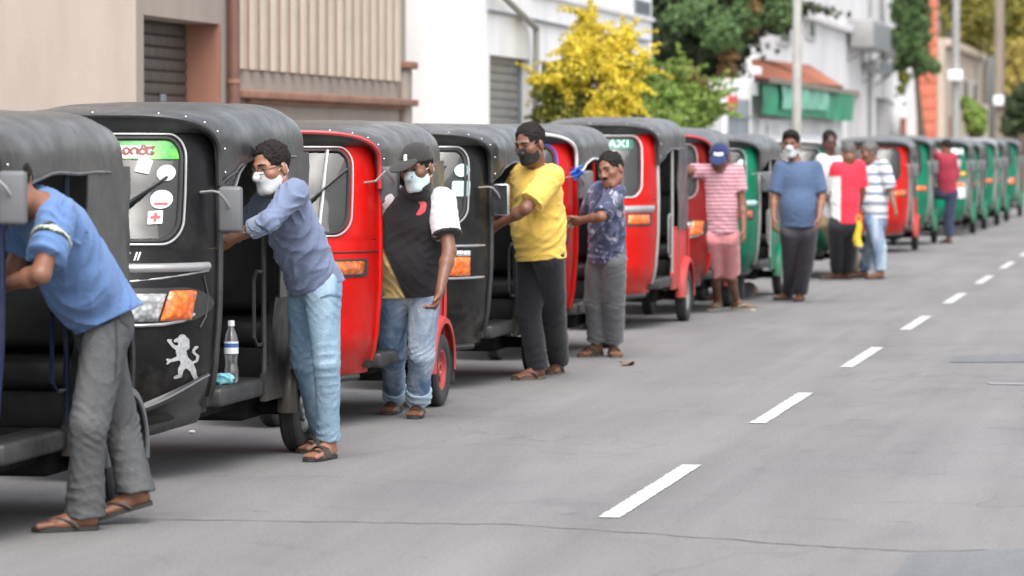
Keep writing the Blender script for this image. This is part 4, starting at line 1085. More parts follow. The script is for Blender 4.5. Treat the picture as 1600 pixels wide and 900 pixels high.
    # mirrors on bent arms
    if mirror_on:
        for s in (-1,1):
            mp = (s*(.625+mirror_dx), -1.52+mirror_dy, 1.255+mirror_dz)
            mh = add("mirror_housing", "mir", m_mirror, mirror, t, mp)
            if mirror_flip:
                add("mirror_glass", "mirgf", lambda: MB().box((-.048,-.0265,-.098),(.048,-.0225,.098),.001).mesh("mirror_glass",0), T_DARKM, mh)
            else: add("mirror_glass", "mirg", m_mglass, T_MIRROR, mh)
            add("mirror_arm", ("marm",s,mirror_dz,mirror_dy), lambda: MB().tube([FS(s*.93,1.335+mirror_dz*.5,-.005), FS(s*.93,1.335+mirror_dz*.5,.05)+Vector((s*.02,0,.0)), Vector((s*.59,-1.60+mirror_dy,1.335+mirror_dz)), Vector((s*.615,-1.575+mirror_dy,1.30+mirror_dz)), Vector((s*.625,-1.54+mirror_dy,1.265+mirror_dz))], .0075, 6).mesh("mirror_arm"), T_STEEL)
    if sidevisor:
        add("side_screen", "svis", lambda: MB().add([hood(.99,.02)+Vector((-.01,0,.0)), Vector((.55,-.96,1.50)), Vector((.553,-1.09,1.44)), Vector((.553,-1.24,1.33)), Vector((.55,-1.38,1.22))], [(0,1,2,3,4)]).mesh("side_screen",0), T_GLASS)
        add("side_screen_rod", "svr", lambda: MB().tube([(.553,-1.37,1.20),(.557,-1.26,1.30),(.557,-1.12,1.42),(.553,-.9,1.50)], .009, 6).mesh("side_screen_rod"), T_STEEL)
    if taxi:
        sb = add("taxi_strip", "tstrip", lambda: patch(d_box(.205,1.537,.16,.045,.005), .03,.38,1.48,1.59,.008,.000).mesh("taxi_strip",60), S_GREEND, ws)
        add("lettering", "ttext", lambda: m_text("TAXI", .088, .215, 1.535, .003, spacing=1.05, sx=1.15), S_MINT, ws)
    for st in stickers:
        kind = st[0]
        if kind == 'shape': add(st[1], st[2], lambda: patch(st[3], *st[4], .005, st[5]).mesh(st[1],60), st[6], cowl if st[7] else ws)
        elif kind == 'text': add("lettering", st[1], lambda: m_text(*st[2]), st[3], cowl if st[4] else ws)
    return t

KX = 1.5226                                  # metres of sideways offset per unit of picture slope
def road_pos(zu, ratio, dx=.56):             # zu: depth in units of 1/(rows below horizon); ratio: slope of the wheel line
    Z = FPX*EYE*zu*1e-3; c = -ratio*EYE*CT; s = (Z+c*ST)/CT
    return (c-dx, s, 0)
L_ = lambda a: math.radians(a)
glyph = d_any(d_arc(.0,0,.016,-2.6,2.9,.0048),d_cap(-.016,.004,-.006,-.006,.005),d_arc(.040,0,.016,-.6,4.4,.0048),d_cap(.055,.012,.060,-.014,.0048),d_arc(.082,-.002,.015,.2,5.8,.0048),d_arc(.083,.018,.010,.2,3.0,.004),d_arc(.118,0,.017,.9,5.6,.0048),d_cap(.10,.02,.135,.022,.0042),d_cap(.120,-.002,.136,-.008,.0045))
def shift(f, x, y, k=1.0): return lambda X, Y: f((X-x)/k, (Y-y)/k)*k
st2 = (('shape',"sun_strip","g1",d_box(.10,1.535,.37,.046,.006),(-.28,.475,1.48,1.59),-.001,S_GREENST,False),
       ('shape',"strip_panel","g2",d_box(.175,1.522,.115,.030,.004),(.05,.30,1.485,1.56),.002,S_CREAM,False),
       ('shape',"lettering","g3",shift(glyph,.175,1.525,.92),(.14,.32,1.49,1.56),.0045,S_MAROON,False),
       ('shape',"paper_note","g4",d_box(.265,1.458,.032,.032,.002,-.2),(.215,.315,1.41,1.50),.001,S_WHITE,False),
       ('shape',"round_sticker","g5",d_cap(.362,1.425,.363,1.425,.037),(.315,.41,1.37,1.47),.001,S_WHITE,False),
       ('shape',"revenue_sticker","g6",d_cap(.350,1.305,.357,1.305,.042),(.295,.405,1.25,1.36),-.001,S_WHITE,False),
       ('shape',"sticker_label","g6b",d_box(.350,1.31,.033,.020,.002),(.305,.395,1.28,1.34),.002,S_CREAM,False),
       ('shape',"sticker_stripe","g6c",d_box(.353,1.283,.030,.004,.001),(.305,.395,1.27,1.30),.0045,S_RED,False),
       ('shape',"square_sticker","g7",d_box(.337,1.222,.030,.030,.002,.06),(.295,.38,1.185,1.265),.001,S_WHITE,False),
       ('shape',"red_cross","g8",d_any(d_box(.337,1.222,.022,.006),d_box(.337,1.222,.006,.022)),(.305,.37,1.195,1.255),.004,S_RED,False),
       ('shape',"lion_emblem","g9",(lambda X, Y: LION((X-.452)/.66, (Y-.558)/.95)*.66),(.39,.51,.45,.68),.004,S_SILV,True),
       ('text',"g10",("KING II",.055,.20,1.043,.006,.25,1.0),T_CHROME,True))
tuk(road_pos(1.75,2.955), 0, P_NAVY, "front black-hooded three-wheeler with navy pillar that the blue t-shirt man leans into", hoodm=C_GREY, rearpaint=P_BLACK, studs=True, style='amber', rim=T_RIMW, mirror_dz=.15, post=P_NAVY, fenderm=T_GREYP)
tuk(road_pos(2.092,2.933), 0, P_BLACK, "black three-wheeler with white lion emblem and green windscreen strip", studs=True, seal=T_SILVER, wiper=(.02,1.12,.36,1.40), style='rect', band=(.972,1.012,T_SILVER), stickers=st2, sidevisor=True, bumper=True, post=T_BLKP, tall=1.0)
tuk(road_pos(2.457,2.915), 0, P_RED, "bright red three-wheeler with red hood piping behind the man in jeans and face mask", hoodm=C_GREY, piping=PIPE_RED, studs=True, seal=T_SILVER, bars=(.30,-.30), wiper=(.18,1.23,.40,1.47), style='amber', amber='dull', rim=T_RIMR, rearpaint=P_PINKR, fenderm=P_PINKR, post=P_RED, mirror_dz=.13, mirror_dy=.12, mirror_dx=-.03)
tuk(road_pos(2.807,2.90), 0, P_BLACK, "black three-wheeler with round headlamps that the yellow shirt man pushes", studs=True, seal=T_SILVER, wiper=(.14,1.20,.30,1.47), style='round', mirror=T_CHROME, mirror_flip=True, post=T_BLKP, stickers=(('shape',"round_sticker","h1",d_cap(.40,1.45,.401,1.45,.042),(.35,.45,1.40,1.50),.001,S_TEAL,False),('shape',"sticker_label","h2",d_box(.40,1.33,.05,.05,.01),(.34,.46,1.27,1.39),.001,S_TEAL,False)))
tuk(road_pos(3.169,2.91), 0, P_RED, "red three-wheeler with white hood piping and a blue cloth on its mirror", piping=PIPE_WHITE, seal=S_BLUE, style='amber', post=P_RED, band=(.985,1.02,T_SILVER), mirror_dz=.05, rim=T_RIMR, tall=.98)
tuk(road_pos(3.655,2.92), 0, P_RED, "red three-wheeler with a green TAXI strip in its windscreen", studs=True, seal=PIPE_WHITE, style='amber', band=(.975,1.03,T_SILVER), taxi=True, rearpaint=P_PINKR, fenderm=P_PINKR, mirror_on=False, tall=1.015)
tuk(road_pos(3.975,2.90), 0, P_MAROON, "dark red three-wheeler with red piping behind the man in pink shorts", piping=PIPE_RED, style='rect', post=P_RED, seal=T_SILVER, rearpaint=P_MAROON, mirror_on=False)
tuk(road_pos(4.31,2.80), 0, P_GREEN, "green three-wheeler whose rear wheel shows beside the man in the blue polo", seal=T_SILVER, style='amber', amber='dull', band=(1.0,1.06,S_TEAL), rearpaint=P_GREEN, stickers=(('shape',"round_sticker","h1",d_cap(.40,1.45,.401,1.45,.042),(.35,.45,1.40,1.50),.001,S_TEAL,False),))
tuk(road_pos(5.02,2.77), 0, P_GREEN, "green three-wheeler with pale hood behind the man in the red and white shirt", hoodm=C_PALE, seal=T_SILVER, style='amber', piping=PIPE_WHITE, detail=False)
tuk(road_pos(6.15,2.69), 0, P_RED, "red three-wheeler beside the man in the white striped t-shirt", style='amber', rearpaint=P_PINKR, fenderm=P_PINKR, detail=False)
tuk(road_pos(6.60,2.69), 0, P_GREEN, "green three-wheeler that the man in the maroon shirt rests his foot on", style='amber', post=T_STEEL, detail=False)
tuk(road_pos(7.30,2.533), 0, P_GREEN, "green three-wheeler with white windscreen stickers beyond the man in maroon", style='amber', detail=False, band=(1.0,1.03,T_SILVER), stickers=(('shape',"windscreen_notice","k1",d_box(.30,1.52,.17,.05,.006),(.10,.50,1.45,1.59),.001,S_WHITE,False),('shape',"windscreen_notice","k2",d_box(.34,1.30,.10,.07,.006),(.22,.46,1.20,1.40),.001,S_WHITE,False),('shape',"plate","k3",d_box(.42,1.12,.09,.03,.006),(.30,.53,1.08,1.16),.016,S_YEL,True),('shape',"cowl_sticker","k4",d_box(.38,.82,.13,.14,.02),(.22,.53,.66,.98),.012,S_WHITE,True)))
tuk(road_pos(7.68,2.527), 0, P_GREEN, "second green three-wheeler past the one with white windscreen stickers", style='amber', detail=False, rearpaint=P_GREEN)
tuk(road_pos(8.06,2.495), 0, P_GREEN, "third-last green three-wheeler in the far end of the queue", hoodm=C_PALE, style='amber', detail=False)
tuk(road_pos(8.50,2.50), 0, P_GREEN, "second-last green three-wheeler at the far end of the queue", style='amber', detail=False)
tuk(road_pos(9.10,2.49), 0, P_GREEN, "last green three-wheeler in view at the far end of the queue", style='rect', detail=False)

# ================================================================== PEOPLE
V = Vector
def npv(p): return np.array([p[0],p[1],p[2]], dtype=np.float32)
class Solid:
    """a smooth union of tapered limbs and ellipsoids, meshed as one closed surface"""
    def __init__(s): s.ops = []
    def cone(s, a, b, ra, rb, k=.02, n=None, q=1.0, clips=(), sub=False): s.ops.append(('c',npv(a),npv(b),ra,rb,k,None if n is None else npv(n),q,[(npv(p),npv(m)) for p,m in clips],sub)); return s
    def ell(s, c, axes, r, k=.02, clips=(), sub=False): s.ops.append(('e',npv(c),np.array([npv(a) for a in axes]),np.array(r,dtype=np.float32),None,k,None,0,[(npv(p),npv(m)) for p,m in clips],sub)); return s
    def chain(s, pts, rs, k=.02, n=None, q=1.0):
        for i in range(len(pts)-1): s.cone(pts[i], pts[i+1], rs[i], rs[i+1], k, n, q)
        return s
    def build(s, name, vox, planes=(), disp=None, origin=(0,0,0), relax=1):
        lo = np.full(3,1e9); hi = -lo
        for o in s.ops:
            if o[9]: continue
            pts = [(o[1],o[3]),(o[2],o[4])] if o[0] == 'c' else [(o[1],float(o[3].max()))]
            for p, r in pts: lo = np.minimum(lo, p-r-.03); hi = np.maximum(hi, p+r+.03)
        lo -= 3*vox; hi += 3*vox
        n = np.ceil((hi-lo)/vox).astype(int)+1
        ax = [(lo[i]+vox*np.arange(n[i])).astype(np.float32) for i in range(3)]
        D = np.full(n, 9.0, dtype=np.float32)
        for o in s.ops:
            k = o[5]; m = k+3*vox+.02
            if o[0] == 'c': a = np.minimum(o[1]-o[3],o[2]-o[4])-m; b = np.maximum(o[1]+o[3],o[2]+o[4])+m
            else: R = float(o[3].max()); a = o[1]-R-m; b = o[1]+R+m
            i0 = np.clip(((a-lo)/vox).astype(int),0,n-1); i1 = np.clip(((b-lo)/vox).astype(int)+2,1,n)
            if np.any(i1 <= i0): continue
            X = ax[0][i0[0]:i1[0],None,None]; Y = ax[1][None,i0[1]:i1[1],None]; Z = ax[2][None,None,i0[2]:i1[2]]
            if o[0] == 'c':
                A, B, ra, rb, N, q = o[1], o[2], o[3], o[4], o[6], o[7]
                d = B-A; l2 = float(d@d)+1e-12
                px, py, pz = X-A[0], Y-A[1], Z-A[2]
                t = np.clip((px*d[0]+py*d[1]+pz*d[2])/l2,0,1)
                vx, vy, vz = px-t*d[0], py-t*d[1], pz-t*d[2]
                if N is not None and q != 1.0:
                    w = (vx*N[0]+vy*N[1]+vz*N[2])*(q-1); vx = vx+w*N[0]; vy = vy+w*N[1]; vz = vz+w*N[2]
                f = np.sqrt(vx*vx+vy*vy+vz*vz)-(ra+(rb-ra)*t)
                if q > 1: f = f/(.5+.5*q)
            else:
                c, Ax, r = o[1], o[2], o[3]
                px, py, pz = X-c[0], Y-c[1], Z-c[2]
                u = [(px*Ax[i][0]+py*Ax[i][1]+pz*Ax[i][2])/r[i] for i in range(3)]
                k0 = np.sqrt(u[0]**2+u[1]**2+u[2]**2)
                k1 = np.sqrt((u[0]/r[0])**2+(u[1]/r[1])**2+(u[2]/r[2])**2)+1e-6
                f = k0*(k0-1)/k1
            for (p, m_) in o[8]:
                f = np.maximum(f, (X-p[0])*m_[0]+(Y-p[1])*m_[1]+(Z-p[2])*m_[2])
            S = D[i0[0]:i1[0],i0[1]:i1[1],i0[2]:i1[2]]
            if o[9]:
                f = -f; h = np.maximum(k-np.abs(S-f),0)/k; S[...] = np.maximum(S,f)+h*h*k*.25
            else:
                h = np.maximum(k-np.abs(S-f),0)/k; S[...] = np.minimum(S,f)-h*h*k*.25
        if disp is not None:
            X, Y, Z = np.meshgrid(*ax, indexing='ij', sparse=False) if False else (ax[0][:,None,None],ax[1][None,:,None],ax[2][None,None,:])
            near = np.abs(D) < .06
            ii = np.nonzero(near); D[ii] += disp(ax[0][ii[0]],ax[1][ii[1]],ax[2][ii[2]])
        for (p, m_) in planes:
            p, m_ = npv(p), npv(m_); np.maximum(D, (ax[0][:,None,None]-p[0])*m_[0]+(ax[1][None,:,None]-p[1])*m_[1]+(ax[2][None,None,:]-p[2])*m_[2], out=D)
        return nets(name, D, lo, vox, origin, relax)
def nets(name, D, lo, vox, origin, relax):
    ins = D < 0
    c = ins[:-1,:-1,:-1].astype(np.int8)
    for a in (0,1):
        for b in (0,1):
            for e in (0,1):
                if a+b+e: c = c+ins[a:ins.shape[0]-1+a, b:ins.shape[1]-1+b, e:ins.shape[2]-1+e]
    act = (c > 0) & (c < 8); I = np.array(np.nonzero(act)).T
    idx = np.full(act.shape, -1, dtype=np.int64); idx[tuple(I.T)] = np.arange(len(I))
    acc = np.zeros((len(I),3)); cnt = np.zeros(len(I))
    cor = [(a,b,e) for a in (0,1) for b in (0,1) for e in (0,1)]
    for p in cor:
        for axis in range(3):
            if p[axis]: continue
            q = list(p); q[axis] = 1
            d0 = D[I[:,0]+p[0],I[:,1]+p[1],I[:,2]+p[2]]; d1 = D[I[:,0]+q[0],I[:,1]+q[1],I[:,2]+q[2]]
            m = (d0 < 0) != (d1 < 0); t = d0[m]/(d0[m]-d1[m]); t = np.clip(t,.02,.98)
            pos = np.tile(np.array(p,dtype=float),(m.sum(),1)); pos[:,axis] += t
            acc[m] += pos; cnt[m] += 1
    P = lo + vox*(I + acc/np.maximum(cnt,1)[:,None]) - np.array(origin)
    F = []
    for axis in range(3):
        o1, o2 = [(1,2),(2,0),(0,1)][axis]
        sh = [slice(None)]*3; s2 = [slice(None)]*3; sh[axis] = slice(0,-1); s2[axis] = slice(1,None)
        ed = ins[tuple(sh)] != ins[tuple(s2)]
        E = np.array(np.nonzero(ed)).T
        E = E[(E[:,o1] > 0) & (E[:,o2] > 0) & (E[:,o1] < D.shape[o1]-1) & (E[:,o2] < D.shape[o2]-1)]
        fl = ins[tuple(E.T)]
        def cell(a, b):
            q = E.copy(); q[:,o1] -= a; q[:,o2] -= b; return idx[tuple(q.T)]
        Q = np.stack([cell(1,1),cell(0,1),cell(0,0),cell(1,0)],1)
        Q[~fl] = Q[~fl][:,::-1]; F.append(Q)
    F = np.concatenate(F); F = F[(F >= 0).all(1)]
    for _ in range(relax):           # one pass of smoothing towards the neighbours
        s_ = np.zeros_like(P); k_ = np.zeros(len(P))
        for a, b in ((0,1),(1,2),(2,3),(3,0)):
            np.add.at(s_, F[:,a], P[F[:,b]]); np.add.at(k_, F[:,a], 1); np.add.at(s_, F[:,b], P[F[:,a]]); np.add.at(k_, F[:,b], 1)
        P = P*.5+.5*s_/np.maximum(k_,1)[:,None]
    me = bpy.data.meshes.new(name)
    me.vertices.add(len(P)); me.vertices.foreach_set("co", P.astype(np.float32).ravel())
    me.loops.add(len(F)*4); me.loops.foreach_set("vertex_index", F.astype(np.int32).ravel())
    me.polygons.add(len(F)); me.polygons.foreach_set("loop_start", np.arange(0,len(F)*4,4,dtype=np.int32)); me.polygons.foreach_set("loop_total", np.full(len(F),4,dtype=np.int32))
    me.update(); me.validate(); me.shade_smooth(); return me
_lat = np.random.RandomState(77).rand(32,32,32).astype(np.float32)
def vnoise(x, y, z):
    i, j, k = np.floor(x), np.floor(y), np.floor(z)
    fx, fy, fz = x-i, y-j, z-k
    fx, fy, fz = fx*fx*(3-2*fx), fy*fy*(3-2*fy), fz*fz*(3-2*fz)
    i, j, k = i.astype(int) & 31, j.astype(int) & 31, k.astype(int) & 31; i1, j1, k1 = (i+1) & 31, (j+1) & 31, (k+1) & 31
    L = _lat
    a = L[i,j,k]*(1-fx)+L[i1,j,k]*fx; b = L[i,j1,k]*(1-fx)+L[i1,j1,k]*fx; c = L[i,j,k1]*(1-fx)+L[i1,j,k1]*fx; d = L[i,j1,k1]*(1-fx)+L[i1,j1,k1]*fx
    return (a*(1-fy)+b*fy)*(1-fz)+(c*(1-fy)+d*fy)*fz
def folds(seed, amp, dirs, warp=.5, stretch=3.2):
    """cloth folds: ridged noise drawn out across each given direction, fading in and out over the cloth"""
    r = np.random.RandomState(seed); W = []
    for (d, wl) in dirs:
        d = np.array(d,float); d = d/np.linalg.norm(d)+r.normal(0,.10,3); d /= np.linalg.norm(d)
        u = np.cross(d, r.normal(0,1,3)); u /= np.linalg.norm(u); v = np.cross(d,u); W.append((d,u,v,wl,r.uniform(0,30,3)))
    def f(x, y, z):
        s = np.zeros_like(x)
        w = (vnoise(x*5+3, y*5+seed, z*5)-.5)*warp*.12
        for (d,u,v,wl,o) in W:
            a = (d[0]*x+d[1]*y+d[2]*z+w)/wl; b = (u[0]*x+u[1]*y+u[2]*z)/(wl*stretch); c = (v[0]*x+v[1]*y+v[2]*z)/(wl*stretch)
            n = vnoise(a+o[0], b+o[1], c+o[2]); m = vnoise(b*1.7+o[2], c*1.7+o[0], a*.3+o[1])
            s += (1-np.abs(2*n-1))**3*np.clip(m*2.2-.5,0,1.2)
        return (.22*len(W)-s)*amp
    return f
def _axis(x, y, z, pts):
    """nearest point on a polyline: distance, length along it, angle round it"""
    best = None; s0 = 0.0
    for A, B in zip(pts, pts[1:]):
        A, B = np.array(A[:]), np.array(B[:]); d = B-A; L = float(np.linalg.norm(d))+1e-9; d = d/L
        px, py, pz = x-A[0], y-A[1], z-A[2]; t = np.clip(px*d[0]+py*d[1]+pz*d[2], 0, L)
        vx, vy, vz = px-t*d[0], py-t*d[1], pz-t*d[2]
        u = np.cross(d, [0.31,.17,.05]); u /= np.linalg.norm(u); w = np.cross(d,u)
        q = np.sqrt(vx*vx+vy*vy+vz*vz); ph = np.arctan2(vx*w[0]+vy*w[1]+vz*w[2], vx*u[0]+vy*u[1]+vz*u[2])
        if best is None: best = [q, s0+t, ph]
        else:
            m = q < best[0]; best = [np.where(m,a_,b_) for a_, b_ in zip((q,s0+t,ph), best)]
        s0 += L
    return best
def _ridge(v, p=2.4): return (1-np.abs(2*(v-np.floor(v))-1))**p
def creases(lines, seed, gain=1.0):
    """creases that ring limbs where cloth bunches: lines = (polyline, [(at, reach, size, spacing, tilt)])"""
    r = np.random.RandomState(seed); cfg = []
    for pts, zones in lines: cfg.append((pts, [(z_, r.uniform(0,6.28), r.uniform(0,9)) for z_ in zones]))
    def f(x, y, z):
        out = np.zeros_like(x); dm = np.full_like(x, 9.0)
        w = (vnoise(x*7+seed, y*7, z*7)-.5)
        for pts, zones in cfg:
            q, s, ph = _axis(x, y, z, pts); o = np.zeros_like(x)
            for (at_, reach, size, gap, tilt), p0, o0 in zones:
                a = np.exp(-((s-at_)/reach)**2)*size
                m = np.clip(vnoise(s*9+o0, np.cos(ph)*1.6+o0*2, np.sin(ph)*1.6)*2.4-.55, 0, 1.1)
                o -= a*m*(_ridge((s+tilt*1.5*np.cos(ph-p0)+.10*w)/gap)-.3)
                o -= a*.5*np.clip(1.2-m,0,1)*(_ridge((s-tilt*2.2*np.cos(ph-p0-1.9)+.11*w)/(gap*1.37)+.4)-.3)
            k = q < dm; out = np.where(k, o, out); dm = np.minimum(dm, q)
        return out*gain
    return f
def fabric(name, col, var=.16, rough=.85, wrinkle=.35, col2=None, stripe=None, patt=None, sheen=.15):
    m, n, l, b = new_mat(name); tc = n.new("ShaderNodeTexCoord"); P = tc.outputs["Object"]
    c = ramp(n, l, noise(n, l, P, 3.2, 6, .65), [(.3, sc(col,1-var)), (.7, sc(col,1+var))])
    if stripe:                      # (period, duty, colour, phase)
        per, duty, c2, ph = stripe[:4]
        sx = n.new("ShaderNodeSeparateXYZ"); l.new(P, sx.inputs[0])
        wb = noise(n, l, P, 3.0, 2); 
        ma = n.new("ShaderNodeMath"); ma.operation = 'MULTIPLY_ADD'; ma.inputs[1].default_value = 1/per; ma.inputs[2].default_value = ph; l.new(sx.outputs[2], ma.inputs[0])
        mb_ = n.new("ShaderNodeMath"); mb_.operation = 'MULTIPLY_ADD'; mb_.inputs[1].default_value = .35; l.new(wb, mb_.inputs[0]); l.new(ma.outputs[0], mb_.inputs[2])
        fr = n.new("ShaderNodeMath"); fr.operation = 'FRACT'; l.new(mb_.outputs[0], fr.inputs[0])
        gt_ = n.new("ShaderNodeMath"); gt_.operation = 'LESS_THAN'; gt_.inputs[1].default_value = duty; l.new(fr.outputs[0], gt_.inputs[0])
        c = mixc(n, l, gt_.outputs[0], c, c2)
    if patt:                        # print of blotches: (scale, threshold, colour)
        for (s_, th, c2) in patt:
            mk = ramp(n, l, noise(n, l, P, s_, 3, .5, 1.0), [(th-.03,(0,0,0)),(th+.03,(1,1,1))]); c = mixc(n, l, mk, c, c2)
    if col2: c = mixc(n, l, col2(n, l, P), c, col2.col)
    l.new(c, b.inputs["Base Color"]); b.inputs["Roughness"].default_value = rough; b.inputs["Specular IOR Level"].default_value = .2
    b.inputs["Sheen Weight"].default_value = sheen
    k = bump(n, l, b, noise(n, l, P, 18, 4, .55, 2.2), wrinkle*.8, .014)
    bump(n, l, b, noise(n, l, P, 420, 2), .15, .002, k); return m
class Region:
    """colour where a plane test on the garment's own position holds"""
    def __init__(s, col, k, lim, soft=.01): s.col, s.k, s.lim, s.soft = col, k, lim, soft
    def __call__(s, n, l, P):
        out = None
        for k, lim in zip(s.k, s.lim):
            d = n.new("ShaderNodeVectorMath"); d.operation = 'DOT_PRODUCT'; d.inputs[1].default_value = k; l.new(P, d.inputs[0])
            g = n.new("ShaderNodeMapRange"); g.inputs[1].default_value = lim-s.soft; g.inputs[2].default_value = lim+s.soft; l.new(d.outputs["Value"], g.inputs[0])
            if out is None: out = g.outputs[0]
            else:
                mm = n.new("ShaderNodeMath"); mm.operation = 'MULTIPLY'; l.new(out, mm.inputs[0]); l.new(g.outputs[0], mm.inputs[1]); out = mm.outputs[0]
        return out
def denim(name, col, fade, amt=.7):
    m, n, l, b = new_mat(name); P = coords(n, l, False)
    mp = n.new("ShaderNodeMapping"); mp.inputs["Scale"].default_value = (3.0,3.0,.8); l.new(P, mp.inputs[0])
    f = ramp(n, l, noise(n, l, mp.outputs[0], 2.0, 4, .55, .6), [(.36,(0,0,0)),(.66,(amt,)*3)])
    c = mixc(n, l, f, col, fade)
    c = mixc(n, l, 1.0, c, ramp(n, l, noise(n, l, P, 130, 4, .7), [(.3,(.86,.86,.87)),(.7,(1.10,1.10,1.10))]), 'MULTIPLY')
    l.new(c, b.inputs["Base Color"]); b.inputs["Roughness"].default_value = .9; b.inputs["Specular IOR Level"].default_value = .15
    k = bump(n, l, b, noise(n, l, P, 22, 4, .55, 2.2), .3, .014)
    bump(n, l, b, noise(n, l, P, 380, 2), .2, .002, k); return m
def skin(name, col):
    m, n, l, b = new_mat(name); P = coords(n, l, False)
    c = ramp(n, l, noise(n, l, P, 9, 5, .6), [(.3, sc(col,.82)), (.7, sc(col,1.14))])
    c = mixc(n, l, ramp(n, l, noise(n, l, P, 4, 3), [(.4,(0,0,0)),(.75,(.25,)*3)]), c, (col[0]*1.15,col[1]*.8,col[2]*.75))
    l.new(c, b.inputs["Base Color"]); b.inputs["Roughness"].default_value = .48
    b.inputs["Subsurface Weight"].default_value = .08; b.inputs["Subsurface Radius"].default_value = (.012,.005,.003)
    bump(n, l, b, noise(n, l, P, 160, 3), .12, .002); return m
SK1, SK2, SK3, SK4 = skin("brown skin", (.215,.098,.060)), skin("deep brown skin", (.175,.08,.05)), skin("light brown skin", (.30,.15,.098)), skin("dark brown skin", (.11,.052,.036))
H_BLK = M("black hair", (.013,.010,.009), .75, var=.5, vs=60, bmp=1.0, bs=240, spec=.25)
H_GRY = M("greying hair", (.10,.095,.09), .55, var=.5, vs=30, bmp=.8, bs=120)
H_BROW = M("brows", (.012,.009,.008), .7)
E_EYE = M("eye", (.035,.022,.018), .2)
F_MASKW = fabric("white face mask", (.50,.52,.53), .05, wrinkle=.3); F_MASKB = fabric("pale blue face mask", (.50,.63,.64), .06, wrinkle=.5); F_MASKK = fabric("black face mask", (.018,.017,.017), .2)
SOLE = M("sandal rubber", (.03,.027,.025), .7); SOLE2 = M("worn sandal sole", (.10,.075,.055), .8); SOLE3 = M("pale sandal sole", (.42,.42,.36), .7)
STRAP = M("sandal strap", (.045,.035,.03), .55)

